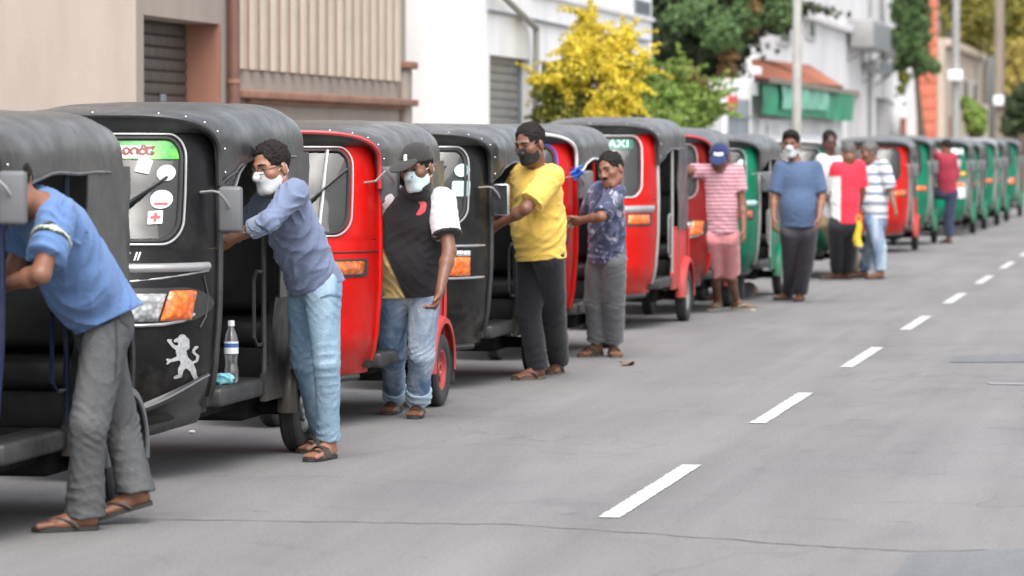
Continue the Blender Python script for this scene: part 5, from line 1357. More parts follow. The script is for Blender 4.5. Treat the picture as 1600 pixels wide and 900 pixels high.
def person(label, spec, mats, vox=.009, group=None):
    g = spec; D0 = gnd(*g['ground']).dot(FWD)
    def J(px, py, d=0.0): return at(px, py, D0+d)
    def fit(a, px, py, L, sgn=0.0):
        best = None; da = a.dot(FWD)-D0
        for k in range(61):
            d = da+sgn*.6*k/60 if sgn else da
            p = J(px,py,d); e = abs((p-a).length-L)
            if best is None or e < best[0]-1e-6: best = (e, p)
        return best[1]
    f0 = gnd(*g['ground']); org = V((f0.x, f0.y, 0))
    root = tag(empty("person", org), label, "person", group)
    K_ = g.get('build', 1.0)            # stoutness
    vec = lambda r, t, u: (RIGHT*r - FWD*t + UP*u)
    pel = J(*g['pelvis']); shA, shB = J(*g['shA']), J(*g['shB'])
    face = g.get('facing', 1)
    sv = (shB-shA).normalized()
    mid = (shA+shB)/2; spine = (mid-pel).normalized()
    fv = sv.cross(spine).normalized()
    if fv.dot(FWD)*face > 0: fv = -fv
    if 'front' in g:
        fv = vec(*g['front']); fv = (fv-spine*fv.dot(spine)).normalized(); sv2 = fv.cross(spine).normalized()
        sv = sv2 if sv2.dot(sv) > 0 else -sv2
    fh0 = V((fv.x,fv.y,0)).normalized(); hv = fh0.cross(UP).normalized()
    if hv.dot(V((sv.x,sv.y,0))) < 0: hv = -hv
    if g.get('cross'): hv = -hv
    hipA, hipB = pel-hv*.085*K_-UP*.06, pel+hv*.085*K_-UP*.06
    hw = g.get('shw', .0)
    # legs
    feet = []
    for tagk, hip in (('A',hipA),('B',hipB)):
        hl, to = g['heel'+tagk], g['toe'+tagk]; lift = hl[2] if len(hl) > 2 else 0.0
        hp = gnd(hl[0],hl[1]) if not (len(hl) > 3) else None
        if len(hl) > 3: hp = J(hl[0],hl[1],hl[3]); hp.z = max(hp.z, 0); lift = 0
        tdir = vec(*to).normalized()
        hp = V((hp.x,hp.y,hp.z if len(hl) > 3 else 0))+UP*lift
        up = (UP - tdir*UP.dot(tdir)).normalized()
        an = hp+tdir*.045+up*.095
        kn = g['kn'+tagk]
        d_mid = ((hip.dot(FWD)+an.dot(FWD))/2-D0)+(kn[2] if len(kn) > 2 else 0)
        knp = J(kn[0],kn[1],d_mid)
        feet.append(dict(hp=hp, td=tdir, up=up, an=an, kn=knp, hip=hip))
    # arms
    arms = []
    for tagk, sh in (('A',shA),('B',shB)):
        e, w = g['el'+tagk], g['wr'+tagk]
        el = fit(sh, e[0], e[1], .285, e[2] if len(e) > 2 else 0); wr = fit(el, w[0], w[1], .25, w[2] if len(w) > 2 else 0)
        arms.append(dict(sh=sh, el=el, wr=wr))
    # head frame
    hc = J(*g['head']); hh = g.get('hh', .232)/.232
    lf = vec(*g['look']).normalized(); hu = vec(*g.get('hup',(0,0,1))); hu = (hu-lf*hu.dot(lf)).normalized(); hr = lf.cross(hu).normalized()
    def H(r, f, u): return hc+(hr*r+lf*f+hu*u)*hh
    ax = (hr, lf, hu)
    nb = mid+spine*.035                                  # base of the neck
    # ---------- body
    B = Solid()
    B.ell(H(0,-.012,.038), ax, [.075*hh,.094*hh,.084*hh], .02).ell(H(0,.022,-.035), ax, [.060*hh,.070*hh,.080*hh], .03)
    B.cone(H(-.014,.062,-.094), H(.014,.062,-.094), .021*hh, .021*hh, .03)
    for s in (-1,1):
        B.cone(H(s*.047,.0,-.058), H(s*.02,.055,-.092), .026*hh, .02*hh, .03)
        B.cone(H(s*.012,.084,.030), H(s*.045,.068,.026), .012*hh, .011*hh, .016)
        B.ell(H(s*.044,.058,-.014), ax, [.024*hh,.024*hh,.020*hh], .03)
        B.ell(H(s*.031,.098,.009), ax, [.015*hh,.012*hh,.0085*hh], .012, sub=True)
        B.ell(H(s*.079,-.008,-.008), (hr,lf,hu), [.010*hh,.019*hh,.032*hh], .008)
        B.ell(H(s*.014,.100,-.026), ax, [.010*hh,.011*hh,.009*hh], .010)
    B.cone(H(0,.090,.014), H(0,.112,-.022), .009*hh, .0125*hh, .012)
    B.cone(H(-.014,.082,-.054), H(.014,.082,-.054), .0085*hh, .0085*hh, .014).cone(H(-.011,.080,-.067), H(.011,.080,-.067), .0095*hh, .0095*hh, .014)
    B.cone(H(0,-.02,-.06), nb-spine*.02, .054*K_, .060*K_, .03)
    B.cone(pel, pel.lerp(mid,.45), .125*K_, .115*K_, .06, fv, 1.45).cone(pel.lerp(mid,.45), mid-spine*.10, .115*K_, .135*K_, .06, fv, 1.45)
    B.cone(shA.lerp(mid,.25)-spine*.02, shB.lerp(mid,.25)-spine*.02, .05, .05, .06)
    for a in arms:
        B.cone(a['sh'], a['el'], .045*K_, .037*K_, .03).cone(a['el'], a['el'].lerp(a['wr'],.3), .037*K_, .038*K_, .02).cone(a['el'].lerp(a['wr'],.3), a['wr'], .038*K_, .0255, .02)
    for i, a in enumerate(arms):
        hd = g.get('hand'+'AB'[i], {})
        fw = (a['wr']-a['el']).normalized()
        if 'dir' in hd: fw = vec(*hd['dir']).normalized()
        pn = vec(*hd.get('palm',(-.3 if i else .3,0,-.2))); pn = (pn-fw*pn.dot(fw)).normalized()
        th = vec(*hd['thumb']) if 'thumb' in hd else (-FWD*face*1.0+V((0,0,.2)))
        th = th-fw*th.dot(fw)-pn*th.dot(pn); th = th.normalized() if th.length > 1e-4 else fw.cross(pn)
        cu = hd.get('curl', .35); w0 = a['wr']
        B.cone(w0, w0+fw*.045, .025, .032, .02, pn, 1.6).cone(w0+fw*.04, w0+fw*.082, .036, .040, .015, pn, 2.3)
        for j, (o, ln) in enumerate(((.030,.072),(.010,.080),(-.010,.075),(-.030,.058))):
            p = w0+fw*(.085-.004*abs(j-1.2))+th*o; d = fw.copy(); r = .0095-.0007*j
            for sgi, kf in enumerate((.46,.30,.24)):
                ang = cu*(.7,1.25,.9)[sgi]+.05*j*cu
                d = (d*math.cos(ang)+pn*math.sin(ang)).normalized(); pn2 = pn
                q = p+d*ln*kf*1.05; B.cone(p, q, r, r*.93, .005); p = q; r *= .93
        p = w0+fw*.028+th*.026+pn*.006; d = (fw*.72+th*.62+pn*.28).normalized()
        q = p+d*.042; B.cone(p, q, .0145, .0115, .012); d = (d+fw*.4+pn*.35*cu-th*.25).normalized(); B.cone(q, q+d*.034, .0112, .0092, .006)
    lr = g.get('legr', 1.0)
    for ft in feet:
        B.cone(ft['hip'], ft['kn'], .078*lr, .052*lr, .03).cone(ft['kn'], ft['kn'].lerp(ft['an'],.32), .050*lr, .052*lr, .02).cone(ft['kn'].lerp(ft['an'],.32), ft['an'], .052*lr, .034, .02)
        sw = ft['td'].cross(ft['up']).normalized(); hp = ft['hp']+ft['up']*.024
        B.cone(ft['an'], hp+ft['td']*.03+ft['up']*.03, .035, .034, .02)
        B.cone(hp+ft['td']*.025+ft['up']*.014, hp+ft['td']*.17+ft['up']*.006, .029, .021, .02).cone(hp+ft['td']*.06+ft['up']*.045, hp+ft['td']*.18+ft['up']*.010, .030, .016, .025)
        for s in (-1,1): B.cone(hp+ft['td']*.10+sw*s*.014+ft['up']*.008, hp+ft['td']*.185+sw*s*.028+ft['up']*.005, .021, .016, .02)
        for j in range(5):
            o = (j-2)*.0185; ln = (.062,.060,.055,.046,.036)[j] if sw.dot(hv) < 9 else .05
            B.cone(hp+ft['td']*.185+sw*o+ft['up']*.008, hp+ft['td']*(.185+ln)+sw*o*1.05+ft['up']*.002, .0115, .0105 if j else .0135, .006)
    link("body", B.build("body", g.get('bvox',vox*.88), origin=org), mats['skin'], root)
    for s in (-1,1):
        if g.get('eyes',1):
            link("eye", MB().ell(H(s*.031,.0765,.010)-org, (.0105*hh,)*3, 10, 8).mesh("eye"), E_EYE, root)
            bw = [H(s*x,f,u)-org+lf*.005 for x,f,u in ((.012,.092,.032),(.030,.090,.036),(.050,.072,.030))]
            link("eyebrow", MB().tube(bw, [.0045*hh,.005*hh,.002*hh], 6).mesh("eyebrow"), H_BROW, root)
    # ---------- hair, hat, mask
    hair = g.get('hair','short')
    if hair == 'short':
        S = Solid().ell(H(0,-.014,.048), ax, [.0805*hh,.099*hh,.0885*hh], .02)
        if g.get('fringe'): S.ell(H(0,.06,.098), ax, [.062*hh,.045*hh,.034*hh], .03)
        S.ell(H(0,.098,.000 if not g.get('bald') else .022), ax, [.066*hh,.074*hh,.094*hh], .010, sub=True)
        nn = (lf*.5-hu*.866).normalized()
        link("hair", S.build("hair", .005, planes=[(H(0,.006,-.016),nn),(H(0,0,-.062),-hu)], disp=folds(3,.006,[((1,.3,.2),.013),((.2,1,.4),.012),((.3,.3,1),.013)],1.0,1.6), origin=org, relax=0), mats.get('hair',H_BLK), root)
    if g.get('stubble'):
        S = Solid().ell(H(0,.024,-.037), ax, [.0615*hh,.0715*hh,.0815*hh], .03).cone(H(-.014,.064,-.094), H(.014,.064,-.094), .0225*hh, .0225*hh, .03)
        for s in (-1,1): S.cone(H(s*.047,.0,-.058), H(s*.02,.055,-.092), .0275*hh, .0215*hh, .03)
        link("beard", S.build("beard", .007, planes=[(H(0,0,-.072),hu)], origin=org), mats.get("beard",H_BLK), root)
    if g.get('goatee'):
        link('beard', Solid().cone(H(-.014,.064,-.094), H(.014,.064,-.094), .0225*hh, .0225*hh, .02).cone(H(-.026,.072,-.070), H(-.018,.066,-.092), .012*hh, .014*hh, .02).cone(H(.026,.072,-.070), H(.018,.066,-.092), .012*hh, .014*hh, .02).build('beard', .006, planes=[(H(0,0,-.070),hu)], origin=org), mats.get('beard',H_BLK), root)
        link('moustache', MB().tube([H(x_,y_,z_)-org for x_,y_,z_ in ((-.026,.083,-.050),(-.012,.092,-.042),(0,.094,-.040),(.012,.092,-.042),(.026,.083,-.050))], [.003,.006,.006,.006,.003], 6).mesh('moustache'), H_BLK, root)
    if 'cap' in g:
        cm = mats['cap']; S = Solid().ell(H(0,-.010,.048), ax, [.089*hh,.108*hh,.094*hh], .01)
        cp = link("cap", S.build("cap", .008, planes=[(H(0,0,.036),-(hu*1.0-lf*.05).normalized())], origin=org), cm, root)
        S = Solid().ell(H(0,.135,.046), (hr,(lf*.96-hu*.28).normalized(),(hu*.96+lf*.28).normalized()), [.078*hh,.085*hh,.010*hh], .01, clips=[(H(0,.075,.05),-lf)])
        link("brim", S.build("brim", .006, origin=org), mats.get('brim',cm), cp)
        if g['cap'] is not True:
            kind, mt = g['cap']
            fn = d_box(0,0,.010,.017,.004) if kind == 'mark' else d_box(0,0,.042,.014,.003)
            def pl(x, y):
                u_ = .078+y; rr = max(.0, 1-((u_-.048)/.094)**2-(x/.089)**2)**.5; return H(x, -.010+.108*rr+.006, u_)-org
            link("cap_badge", flat_shape(fn, -.05,.05,-.03,.03,.004,pl).mesh("cap_badge",60), mt, cp)
    if 'mask' in g:
        S = Solid().ell(H(0,.028,-.034), ax, [.0620*hh,.0735*hh,.082*hh], .025).cone(H(-.014,.064,-.093), H(.014,.064,-.093), .0235*hh, .0235*hh, .03).cone(H(0,.088,.010), H(0,.116,-.024), .012*hh, .0175*hh, .025)
        for s in (-1,1): S.cone(H(s*.047,.002,-.058), H(s*.02,.056,-.092), .0275*hh, .0225*hh, .03)
        mk = link("face_mask", S.build("face_mask", .0065, planes=[(H(0,.09,.002),(hu*.96-lf*.25).normalized()),(H(0,.012,0),-lf),(H(0,0,-.112),-hu)], origin=org), g['mask'], root)
        for s in (-1,1):
            link("ear_loop", MB().tube([H(s*.060,.03,-.012)-org,H(s*.078,.0,.004)-org,H(s*.086,-.015,.010)-org,H(s*.086,-.022,-.02)-org,H(s*.076,-.005,-.045)-org,H(s*.058,.025,-.07)-org], .0026, 5).mesh("ear_loop"), g['mask'], mk)
    if g.get('scarf'):
        link('neck_scarf', Solid().cone(H(0,.01,-.085), nb+spine*.02, .066*hh, .088, .02).cone(H(-.02,.05,-.10), H(.02,.05,-.10), .03, .03, .03).build('neck_scarf', .007, disp=folds(9,.006,[((.2,.1,1),.03)]), origin=org), F_MASKK, root)
    if g.get('glasses'):
        gm = MB()
        for s in (-1,1):
            gm.tube([H(s*.033+.023*math.cos(a),.104-.10*abs(s*.033+.023*math.cos(a))*.5,.006+.017*math.sin(a))-org for a in lin(0,6.28,17)[:-1]], .0022, 5, closed=True)
            gm.tube([H(s*.056,.10,.010)-org,H(s*.080,.02,.012)-org,H(s*.084,-.02,.0)-org], .0022, 5)
        gm.tube([H(-.010,.102,.010)-org,H(.010,.102,.010)-org], .0022, 5)
        link("glasses", gm.mesh("glasses"), T_BLKP, root)
    # ---------- shirt
    st = g['shirt']; ez = st.get('ease', .018); hem = J(*st['hem']) ; seed = g.get('seed', 1)
    wst = pel.lerp(mid,.42)
    S = Solid(); Wc, Ww, Wh = st.get('w', (.165,.150,.165)); qd = st.get('q', 1.4)
    up_ch = mid-spine*.11
    S.cone(up_ch, wst, Wc*K_, Ww*K_, .05, fv, qd).cone(wst, hem-(hem-wst).normalized()*.0, Ww*K_, Wh*K_, .05, fv, qd)
    S.cone(shA.lerp(mid,.30)-spine*.012, shB.lerp(mid,.30)-spine*.012, .070*K_, .070*K_, .05)
    S.cone(mid-spine*.02, nb+spine*.012, .082*K_, .066*K_, .04, clips=[(nb+spine*.03,spine)])
    if st.get('belly'):
        bl = st['belly']; S.ell(pel.lerp(mid,.30)+fv*bl[0], (sv,fv,spine), [bl[1],bl[1]*.8,bl[1]*1.05], .08)
    slv = st.get('sleeve', .75)          # fraction of the upper arm, above 1 runs on to the forearm
    sk = st.get('sleever', (.068,.060,.05))
    sleeves = []
    for a in arms:
        SS = Solid() if st.get('sleeve_mat') else S
        ud = (a['el']-a['sh']).normalized(); fd = (a['wr']-a['el']).normalized()
        if slv <= 1:
            e = a['sh']+(a['el']-a['sh'])*slv
            SS.cone(a['sh']-ud*.01, e, sk[0]*K_, sk[1]*K_, .035, clips=[(e,ud)])
        else:
            e = a['el']+(a['wr']-a['el'])*(slv-1)
            SS.cone(a['sh']-ud*.01, a['el'], sk[0]*K_, sk[1]*K_, .035).cone(a['el'], e, sk[1]*K_, sk[2]*K_, .02, clips=[(e,fd)])
        a['cuff'] = (e, ud if slv <= 1 else fd)
        if SS is not S: sleeves.append(SS)
    if st.get('collar'):
        ring = []
        for k in range(17):
            t_ = -2.75+5.5*k/16; ring.append(nb+(-fv*math.cos(t_)+sv*math.sin(t_))*.070*K_+fv*.012+spine*(.034-.052*(1-math.cos(t_))/2))
        for p, q in zip(ring, ring[1:]): S.cone(p, q, .0155, .0155, .006)
    dn = (wst-up_ch).normalized()
    hn = vec(*st['hemn']).normalized() if 'hemn' in st else (hem-wst).normalized()
    fa = st.get('fold', .007)
    tl = (mid-pel).length
    lines = [([pel-spine*.12, mid+spine*.05], [(.10,.10,.0075,.058,.05),(.26,.16,.0060,.085,.10),(.50,.16,.0045,.095,.12)])]
    for a in arms: lines.append(([a['sh'], a['el'], a['wr']], [(.04,.08,.005,.05,.05),(.27,.10,.0075,.042,.03),(.40,.10,.005,.04,.02)]))
    c1, c2 = creases(lines, seed, fa/.0042), folds(seed, fa*.6, [((sv*.6+spine*.8+fv*.2),.09),((sv*.95+spine*.2),.11)])
    fd_ = lambda x, y, z: c1(x, y, z)+c2(x, y, z)
    shirt = link("shirt", S.build("shirt", vox, planes=[(hem,hn)], disp=fd_, origin=org), mats['shirt'], root)
    for SS, a in zip(sleeves, arms):
        slo = link("sleeve", SS.build("sleeve", vox, disp=fd_, origin=org), st['sleeve_mat'], root)
    if 'cuff' in st:
        for a in arms:
            e, d = a['cuff']; rr = sk[1 if slv <= 1 else 2]*K_
            link("cuff", Solid().cone(e-d*st['cuff'][1], e+d*.01, rr+.006, rr+.006, .01, clips=[(e+d*.004,d),(e-d*st['cuff'][1],-d)]).build("cuff", .008, origin=org), st['cuff'][0], root)
    if 'arm_band' in st:
        a = arms[st['arm_band'][0]]; u0 = (a['el']-a['sh']); d = u0.normalized()
        for (t0_, t1_, mt) in st['arm_band'][1]:
            p, q = a['sh']+u0*t0_, a['sh']+u0*t1_
            rr = (sk[0]+(sk[1]-sk[0])*(t0_/slv))*K_+.0035
            link("sleeve_band", Solid().cone(p, q, rr, rr, .01, clips=[(p,-d),(q,d)]).build("sleeve_band", .007, disp=fd_, origin=org), mt, root)
    # ---------- trousers
    tr_ = g['legs']; S = Solid(); r0, r1, r2, r3 = tr_.get('r', (.098,.080,.070,.072))
    fh = V((fv.x,fv.y,0)).normalized() if abs(fv.z) < .97 else -FWD
    S.cone(hipA+UP*.05, hipB+UP*.05, .088*K_, .088*K_, .06).cone(pel-UP*.02, pel+spine*.07, .128*K_, .120*K_, .05, fv, 1.35)
    S.ell((hipA+hipB)/2-fh*.035+UP*.01, (hv,fh,UP), [.115*K_,.070*K_,.085], .06)
    clips = []
    for i, ft in enumerate(feet):
        kn, an = ft['kn'], ft['an']; sd = (an-kn).normalized()
        S.cone(ft['hip'], kn, r0*K_, r1, .018)
        if tr_['len'] <= 1:
            e = ft['hip']+(kn-ft['hip'])*tr_['len']; S.ops.pop(); dd = (kn-ft['hip']).normalized(); S.cone(ft['hip'], e, r0*K_, r1*1.08, .03, clips=[(e,dd)])
        else:
            ex = tr_['len']-1; e = kn+(an-kn)*ex
            S.cone(kn, kn.lerp(e,.5), r1, r2, .008).cone(kn.lerp(e,.5), e, r2, r3, .008, clips=[(e,(sd*.6+ -UP*.6).normalized())])
        ft['cuff'] = (e, sd)
    fa = tr_.get('fold', .008)
    lines = []
    for ft in feet:
        L1 = (ft['kn']-ft['hip']).length; L2 = (ft['an']-ft['kn']).length
        lines.append(([ft['hip'], ft['kn'], ft['an']], [(.03,.10,.0065,.05,.06),(L1*.55,.12,.0035,.09,.10),(L1,.11,.0085,.048,.05),(L1+L2*.5,.10,.0035,.08,.08),(L1+L2-.03,.13,.0095,.046,.025)]))
    c3, c4 = creases(lines, seed+7, fa/.0085), folds(seed+7, fa*.75, [((.9,.5,.1),.10),((.6,-.7,.3),.09)])
    fdl = lambda x, y, z: c3(x, y, z)+c4(x, y, z)
    trob = link(tr_.get('name','trousers'), S.build("trousers", vox, planes=[(pel+spine*.075,spine)], disp=fdl, origin=org), mats['legs'], root)
    if 'cuff' in tr_:
        for ft in feet:
            e, d = ft['cuff']; rr = r3+.008
            link("turn_up", Solid().cone(e-d*tr_['cuff'][1], e+d*.01, rr, rr+.004, .01, clips=[(e+d*.006,d),(e-d*tr_['cuff'][1],-d)]).build("turn_up", .008, disp=fdl, origin=org), tr_['cuff'][0], root)
    # ---------- sandals
    so = g.get('sole', SOLE); kind = g.get('shoes','thong')
    if kind:
        for ft in feet:
            td, up, hp = ft['td'], ft['up'], ft['hp']-org; sw = td.cross(up).normalized()
            def out(t, s):
                w = interp(t, [(0,.024),(.03,.036),(.10,.036),(.19,.047),(.25,.040),(.272,.012)]); return hp+td*(t-.008)+sw*s*w
            ts = lin(0,.272,14); mb = MB(); L0 = [out(t,-1) for t in ts]; R0 = [out(t,1) for t in ts]
            loop = L0+R0[::-1]; n_ = len(loop)
            mb.add([p+up*.002 for p in loop]+[p+up*.020 for p in loop], [tuple(range(n_))[::-1], tuple(range(n_,2*n_))]+[(i,(i+1)%n_,n_+(i+1)%n_,n_+i) for i in range(n_)])
            sn = link("sandal", mb.mesh("sandal",40), so, root)
            mb = MB()
            def arch(t0_, t1_, h, w=.05, sp=.0):
                def f(a, k):
                    t = t0_+(t1_-t0_)*k; return hp+td*t+sw*(math.cos(a)*w)+up*(.012+math.sin(a)*h)
                mb.grid(f, lin(.05,math.pi-.05,12), lin(0,1,3))
            if kind == 'thong':
                q_ = [(.16,.022,.055),(.11,.044,.040),(.085,.046,.016)]
                mb.tube([hp+td*t_-sw*w_+up*h_ for t_,w_,h_ in q_[::-1]]+[hp+td*.200+up*.040]+[hp+td*t_+sw*w_+up*h_ for t_,w_,h_ in q_], .0075, 6)
            else:
                for a_ in ((.10,.165,.062,.047),(.168,.20,.046,.050))+(((.012,.04,.055,.040),) if kind == 'sandal' else ()):
                    mb = MB(); arch(*a_); link("strap", mb.mesh("strap",60,solid=.004), g.get('strap',STRAP), sn)
            if kind == 'thong': link("strap", mb.mesh("strap"), g.get('strap',STRAP), sn)
    for (gname, pname, px, py, fn, ext, mt) in g.get('marks',()):
        gob = shirt if gname == 'shirt' else trob
        bvh = BVHTree.FromPolygons([v_.co[:] for v_ in gob.data.vertices], [p_.vertices[:] for p_ in gob.data.polygons])
        c = at(px,py,D0-.2)
        def pl(x, y):
            o = V((0,0,EYE)); t_ = c+RIGHT*x+UP*y; d = (t_-o).normalized(); h = bvh.ray_cast(t_-d*2-org, d)
            return (h[0]-d*.004) if h[0] is not None else V((0,0,-9))
        mb = flat_shape(fn, *ext, .006, pl); mb.f = [q for q in mb.f if all(mb.v[i][2] > -5 for i in q) and max(mb.v[i][2] for i in q)-min(mb.v[i][2] for i in q) < .05 and (V(mb.v[q[0]])-V(mb.v[q[2]])).length < .06]
        link(pname, mb.mesh(pname,60), mt, gob)
    return root

H_STUB = M('short stubble', (.055,.028,.02), .6, var=.4, vs=60)
F_BLUE = fabric("light blue cotton", (.105,.185,.37), .12)
F_GREYJ = denim("grey denim", (.075,.08,.085), (.165,.165,.165), .6)
F_SLATE = fabric("slate blue cotton", (.15,.185,.285), .12)
F_SLATEL = fabric("pale slate cuff", (.28,.33,.42), .08)
F_JEAN = denim("light blue denim", (.19,.31,.44), (.40,.53,.63), .7)
F_BLKTOP = fabric("black jersey", (.024,.023,.026), .2)
F_WHITE = fabric("white jersey", (.62,.62,.64), .05)
F_SEAM = fabric("dark seam", (.045,.045,.05)); F_JSEAM = fabric("denim seam", (.12,.19,.28))
F_JEAN2 = denim("washed denim", (.10,.17,.30), (.50,.58,.66), .9)
F_JEANC = denim("pale denim turn-up", (.34,.44,.54), (.5,.58,.64), .6)
F_YEL = fabric("yellow pique", (.78,.52,.11), .08)
F_DARKT = fabric("charcoal trousers", (.019,.020,.025), .2)
F_PATT = fabric("printed navy cotton", (.055,.06,.115), .2, patt=[(8,.55,(.13,.145,.235)),(13,.62,(.34,.33,.38))])
F_CARGO = fabric("grey cargo cotton", (.15,.155,.165), .2)
F_PINK = fabric("pink striped jersey", (.62,.36,.40), .06, stripe=(.036,.42,(.30,.12,.16),.1))
F_PINKS = fabric("pink cotton", (.68,.28,.29), .10)
F_POLO = fabric("blue polo cotton", (.075,.115,.205), .14)
F_SLACK = fabric("dark grey slacks", (.06,.057,.07), .2)
F_REDW = fabric("red and white jersey", (.72,.035,.065), .08, col2=Region((.74,.74,.74), [(-CT,-ST,0),(0,0,-1)], [.075,-1.20]))
F_STRIPE = fabric("striped white jersey", (.66,.67,.70), .05, stripe=(.115,.36,(.20,.24,.32),.35))
F_MAROON = fabric("maroon cotton", (.33,.035,.06), .15)
F_NAVY = fabric("navy denim", (.035,.045,.085), .25)
F_KHAKI = fabric("khaki cotton", (.34,.27,.17), .12)
F_OFFW = fabric("off-white cotton", (.66,.67,.70), .06)
F_CAPK = fabric("black cap cloth", (.035,.032,.032), .2); F_CAPN = fabric("navy cap cloth", (.02,.03,.10), .2)
F_BAND1 = fabric("grey green band", (.42,.46,.42), .06); F_BAND2 = fabric("dark band edge", (.03,.045,.035), .1)
reg = Region((.70,.50,.20), [(-.917*CT,-.917*ST,-.40)], [-.275], .008); F_BLKTOP2 = fabric("black jersey with tan flank", (.024,.023,.026), .2, col2=reg)

person("man in light blue t-shirt and grey jeans leaning into the front three-wheeler", dict(ground=(140,826), seed=2, build=1.02,
    cross=True, pelvis=(160,492,-.02), shA=(58,322,-.22), shB=(92,340,-.52), front=(-.80,.35,-.55), head=(18,298,-.46), look=(-.8,.15,-.55), hup=(-.5,0,.8), hh=.23,
    elA=(20,420,1), wrA=(-50,440,1), elB=(64,428,-1), wrB=(4,446,1), handB=dict(curl=1.1), handA=dict(curl=1.1),
    knA=(138,662,-.10), knB=(190,664,.10), heelA=(150,828), toeA=(-.93,.36,0), heelB=(236,818,.075), toeB=(-.95,.18,-.26),
    shirt=dict(hem=(172,500,-.02), w=(.158,.152,.168), q=1.22, sleeve=.72, sleever=(.075,.072,.05), hemn=(.42,0,-.9), fold=.014, belly=(.07,.12), arm_band=(1,((.335,.36,F_BAND2),(.36,.43,F_BAND1),(.43,.455,F_BAND2)))),
    marks=(('trousers','side_seam',181,545,d_line([(.0,.12),(.005,.0),(.0,-.12)],.004),(-.03,.03,-.14,.14),F_SEAM),('trousers','pocket_edge',188,492,d_line([(-.02,.03),(.0,-.02),(.04,-.05)],.0045),(-.06,.06,-.08,.08),F_SEAM)), legs=dict(len=2.09, r=(.094,.076,.071,.082), fold=.008), shoes='thong', hair='short'), dict(skin=SK1, shirt=F_BLUE, legs=F_GREYJ), .0062)
person("man in slate blue shirt, glasses and white mask pushing the lion emblem three-wheeler", dict(ground=(508,716), seed=5, build=.98,
    pelvis=(490,434,-.20), shA=(414,314,-.28), shB=(460,302,-.56), front=(-.75,.55,-.35), head=(424,264,-.50), look=(-.62,.75,-.18), hup=(-.12,0,1), hh=.236,
    elA=(385,350,.5), wrA=(340,378,.5), elB=(420,346,-.2), wrB=(360,374,.3), handB=dict(curl=1.1), handA=dict(curl=1.1),
    knA=(475,562,-.06), knB=(510,566,-.06), heelA=(513,703), toeA=(-.5,.85,0), heelB=(520,716), toeB=(-.42,.9,0),
    shirt=dict(hem=(496,452,-.20), w=(.158,.152,.168), q=1.3, sleeve=1.42, sleever=(.064,.054,.047), cuff=(F_SLATEL,.075), hemn=(.30,0,-.95), fold=.013, collar=True),
    marks=(('trousers','pocket_edge',516,462,d_line([(-.05,-.01),(.0,.004),(.05,-.006)],.004),(-.08,.08,-.04,.04),F_JSEAM),), legs=dict(len=2.0, r=(.090,.070,.060,.060), fold=.007), shoes='slide', mask=F_MASKW, glasses=True, hair='short'), dict(skin=SK3, shirt=F_SLATE, legs=F_JEAN), .0062)
person("man in black cap, pale blue mask and black shirt with white sleeves", dict(ground=(636,654), seed=8, build=1.03,
    pelvis=(640,440,-.16), shA=(614,312,-.34), shB=(690,318,-.42), head=(652,264,-.50), look=(-.45,.85,-.18), hup=(-.14,0,1), hh=.245,
    elA=(604,372,1), wrA=(596,430,1), elB=(702,392,-.4), wrB=(688,452,-1), handB=dict(dir=(-.28,.25,-.9), palm=(-.6,.2,.1), curl=.75, thumb=(-.5,.9,.2)), handA=dict(curl=.6),
    knA=(612,556,-.06), knB=(659,552,-.08), heelA=(621,644), toeA=(-.22,.97,0), heelB=(655,650), toeB=(-.10,.99,0),
    shirt=dict(hem=(642,464,-.12), w=(.185,.182,.190), q=1.3, sleeve=.68, sleever=(.082,.078,.05), sleeve_mat=F_WHITE, cuff=(F_BLKTOP,.018), hemn=(.06,0,-1), fold=.006, belly=(.05,.15), collar=False),
    legs=dict(len=1.97, r=(.094,.073,.064,.064), fold=.008, cuff=(F_JEANC,.085)), shoes='sandal', cap=('mark',S_WHITE), mask=F_MASKB, stubble=True,
    scarf=True, marks=(('shirt','emblem',660,325, d_line([(-.01,.035,.012),(.008,.02,.016),(0,-.01,.018),(-.02,-.03,.012),(-.03,-.036,.006)],.01), (-.06,.05,-.06,.06), S_RED),)),
    dict(skin=SK2, shirt=F_BLKTOP2, legs=F_JEAN2, cap=F_CAPK), .0065)
person("man in yellow polo shirt and black mask pushing the black three-wheeler", dict(ground=(850,596), seed=12, build=1.05,
    pelvis=(846,386,-.04), shA=(818,276,-.10), shB=(860,278,-.36), front=(-.8,.6,-.12), head=(829,226,-.32), look=(-.62,.72,-.25), hup=(-.08,0,1), hh=.25,
    elA=(792,320,.5), wrA=(762,352,.6), elB=(822,326,-.6), wrB=(776,352,.8), handA=dict(curl=1.0), handB=dict(curl=1.0),
    knA=(826,490,.02), knB=(866,496,-.02), heelA=(848,592), toeA=(-.75,.65,0), heelB=(876,582), toeB=(-.30,.95,0),
    shirt=dict(hem=(846,406,-.04), w=(.172,.170,.180), q=1.2, sleeve=.80, sleever=(.082,.080,.05), hemn=(.08,0,-1), fold=.010, belly=(.05,.15), collar=True),
    legs=dict(len=2.06, r=(.102,.084,.074,.072), fold=.006), shoes='thong', sole=SOLE2, mask=F_MASKK, hair='short'), dict(skin=SK2, shirt=F_YEL, legs=F_DARKT), .007)
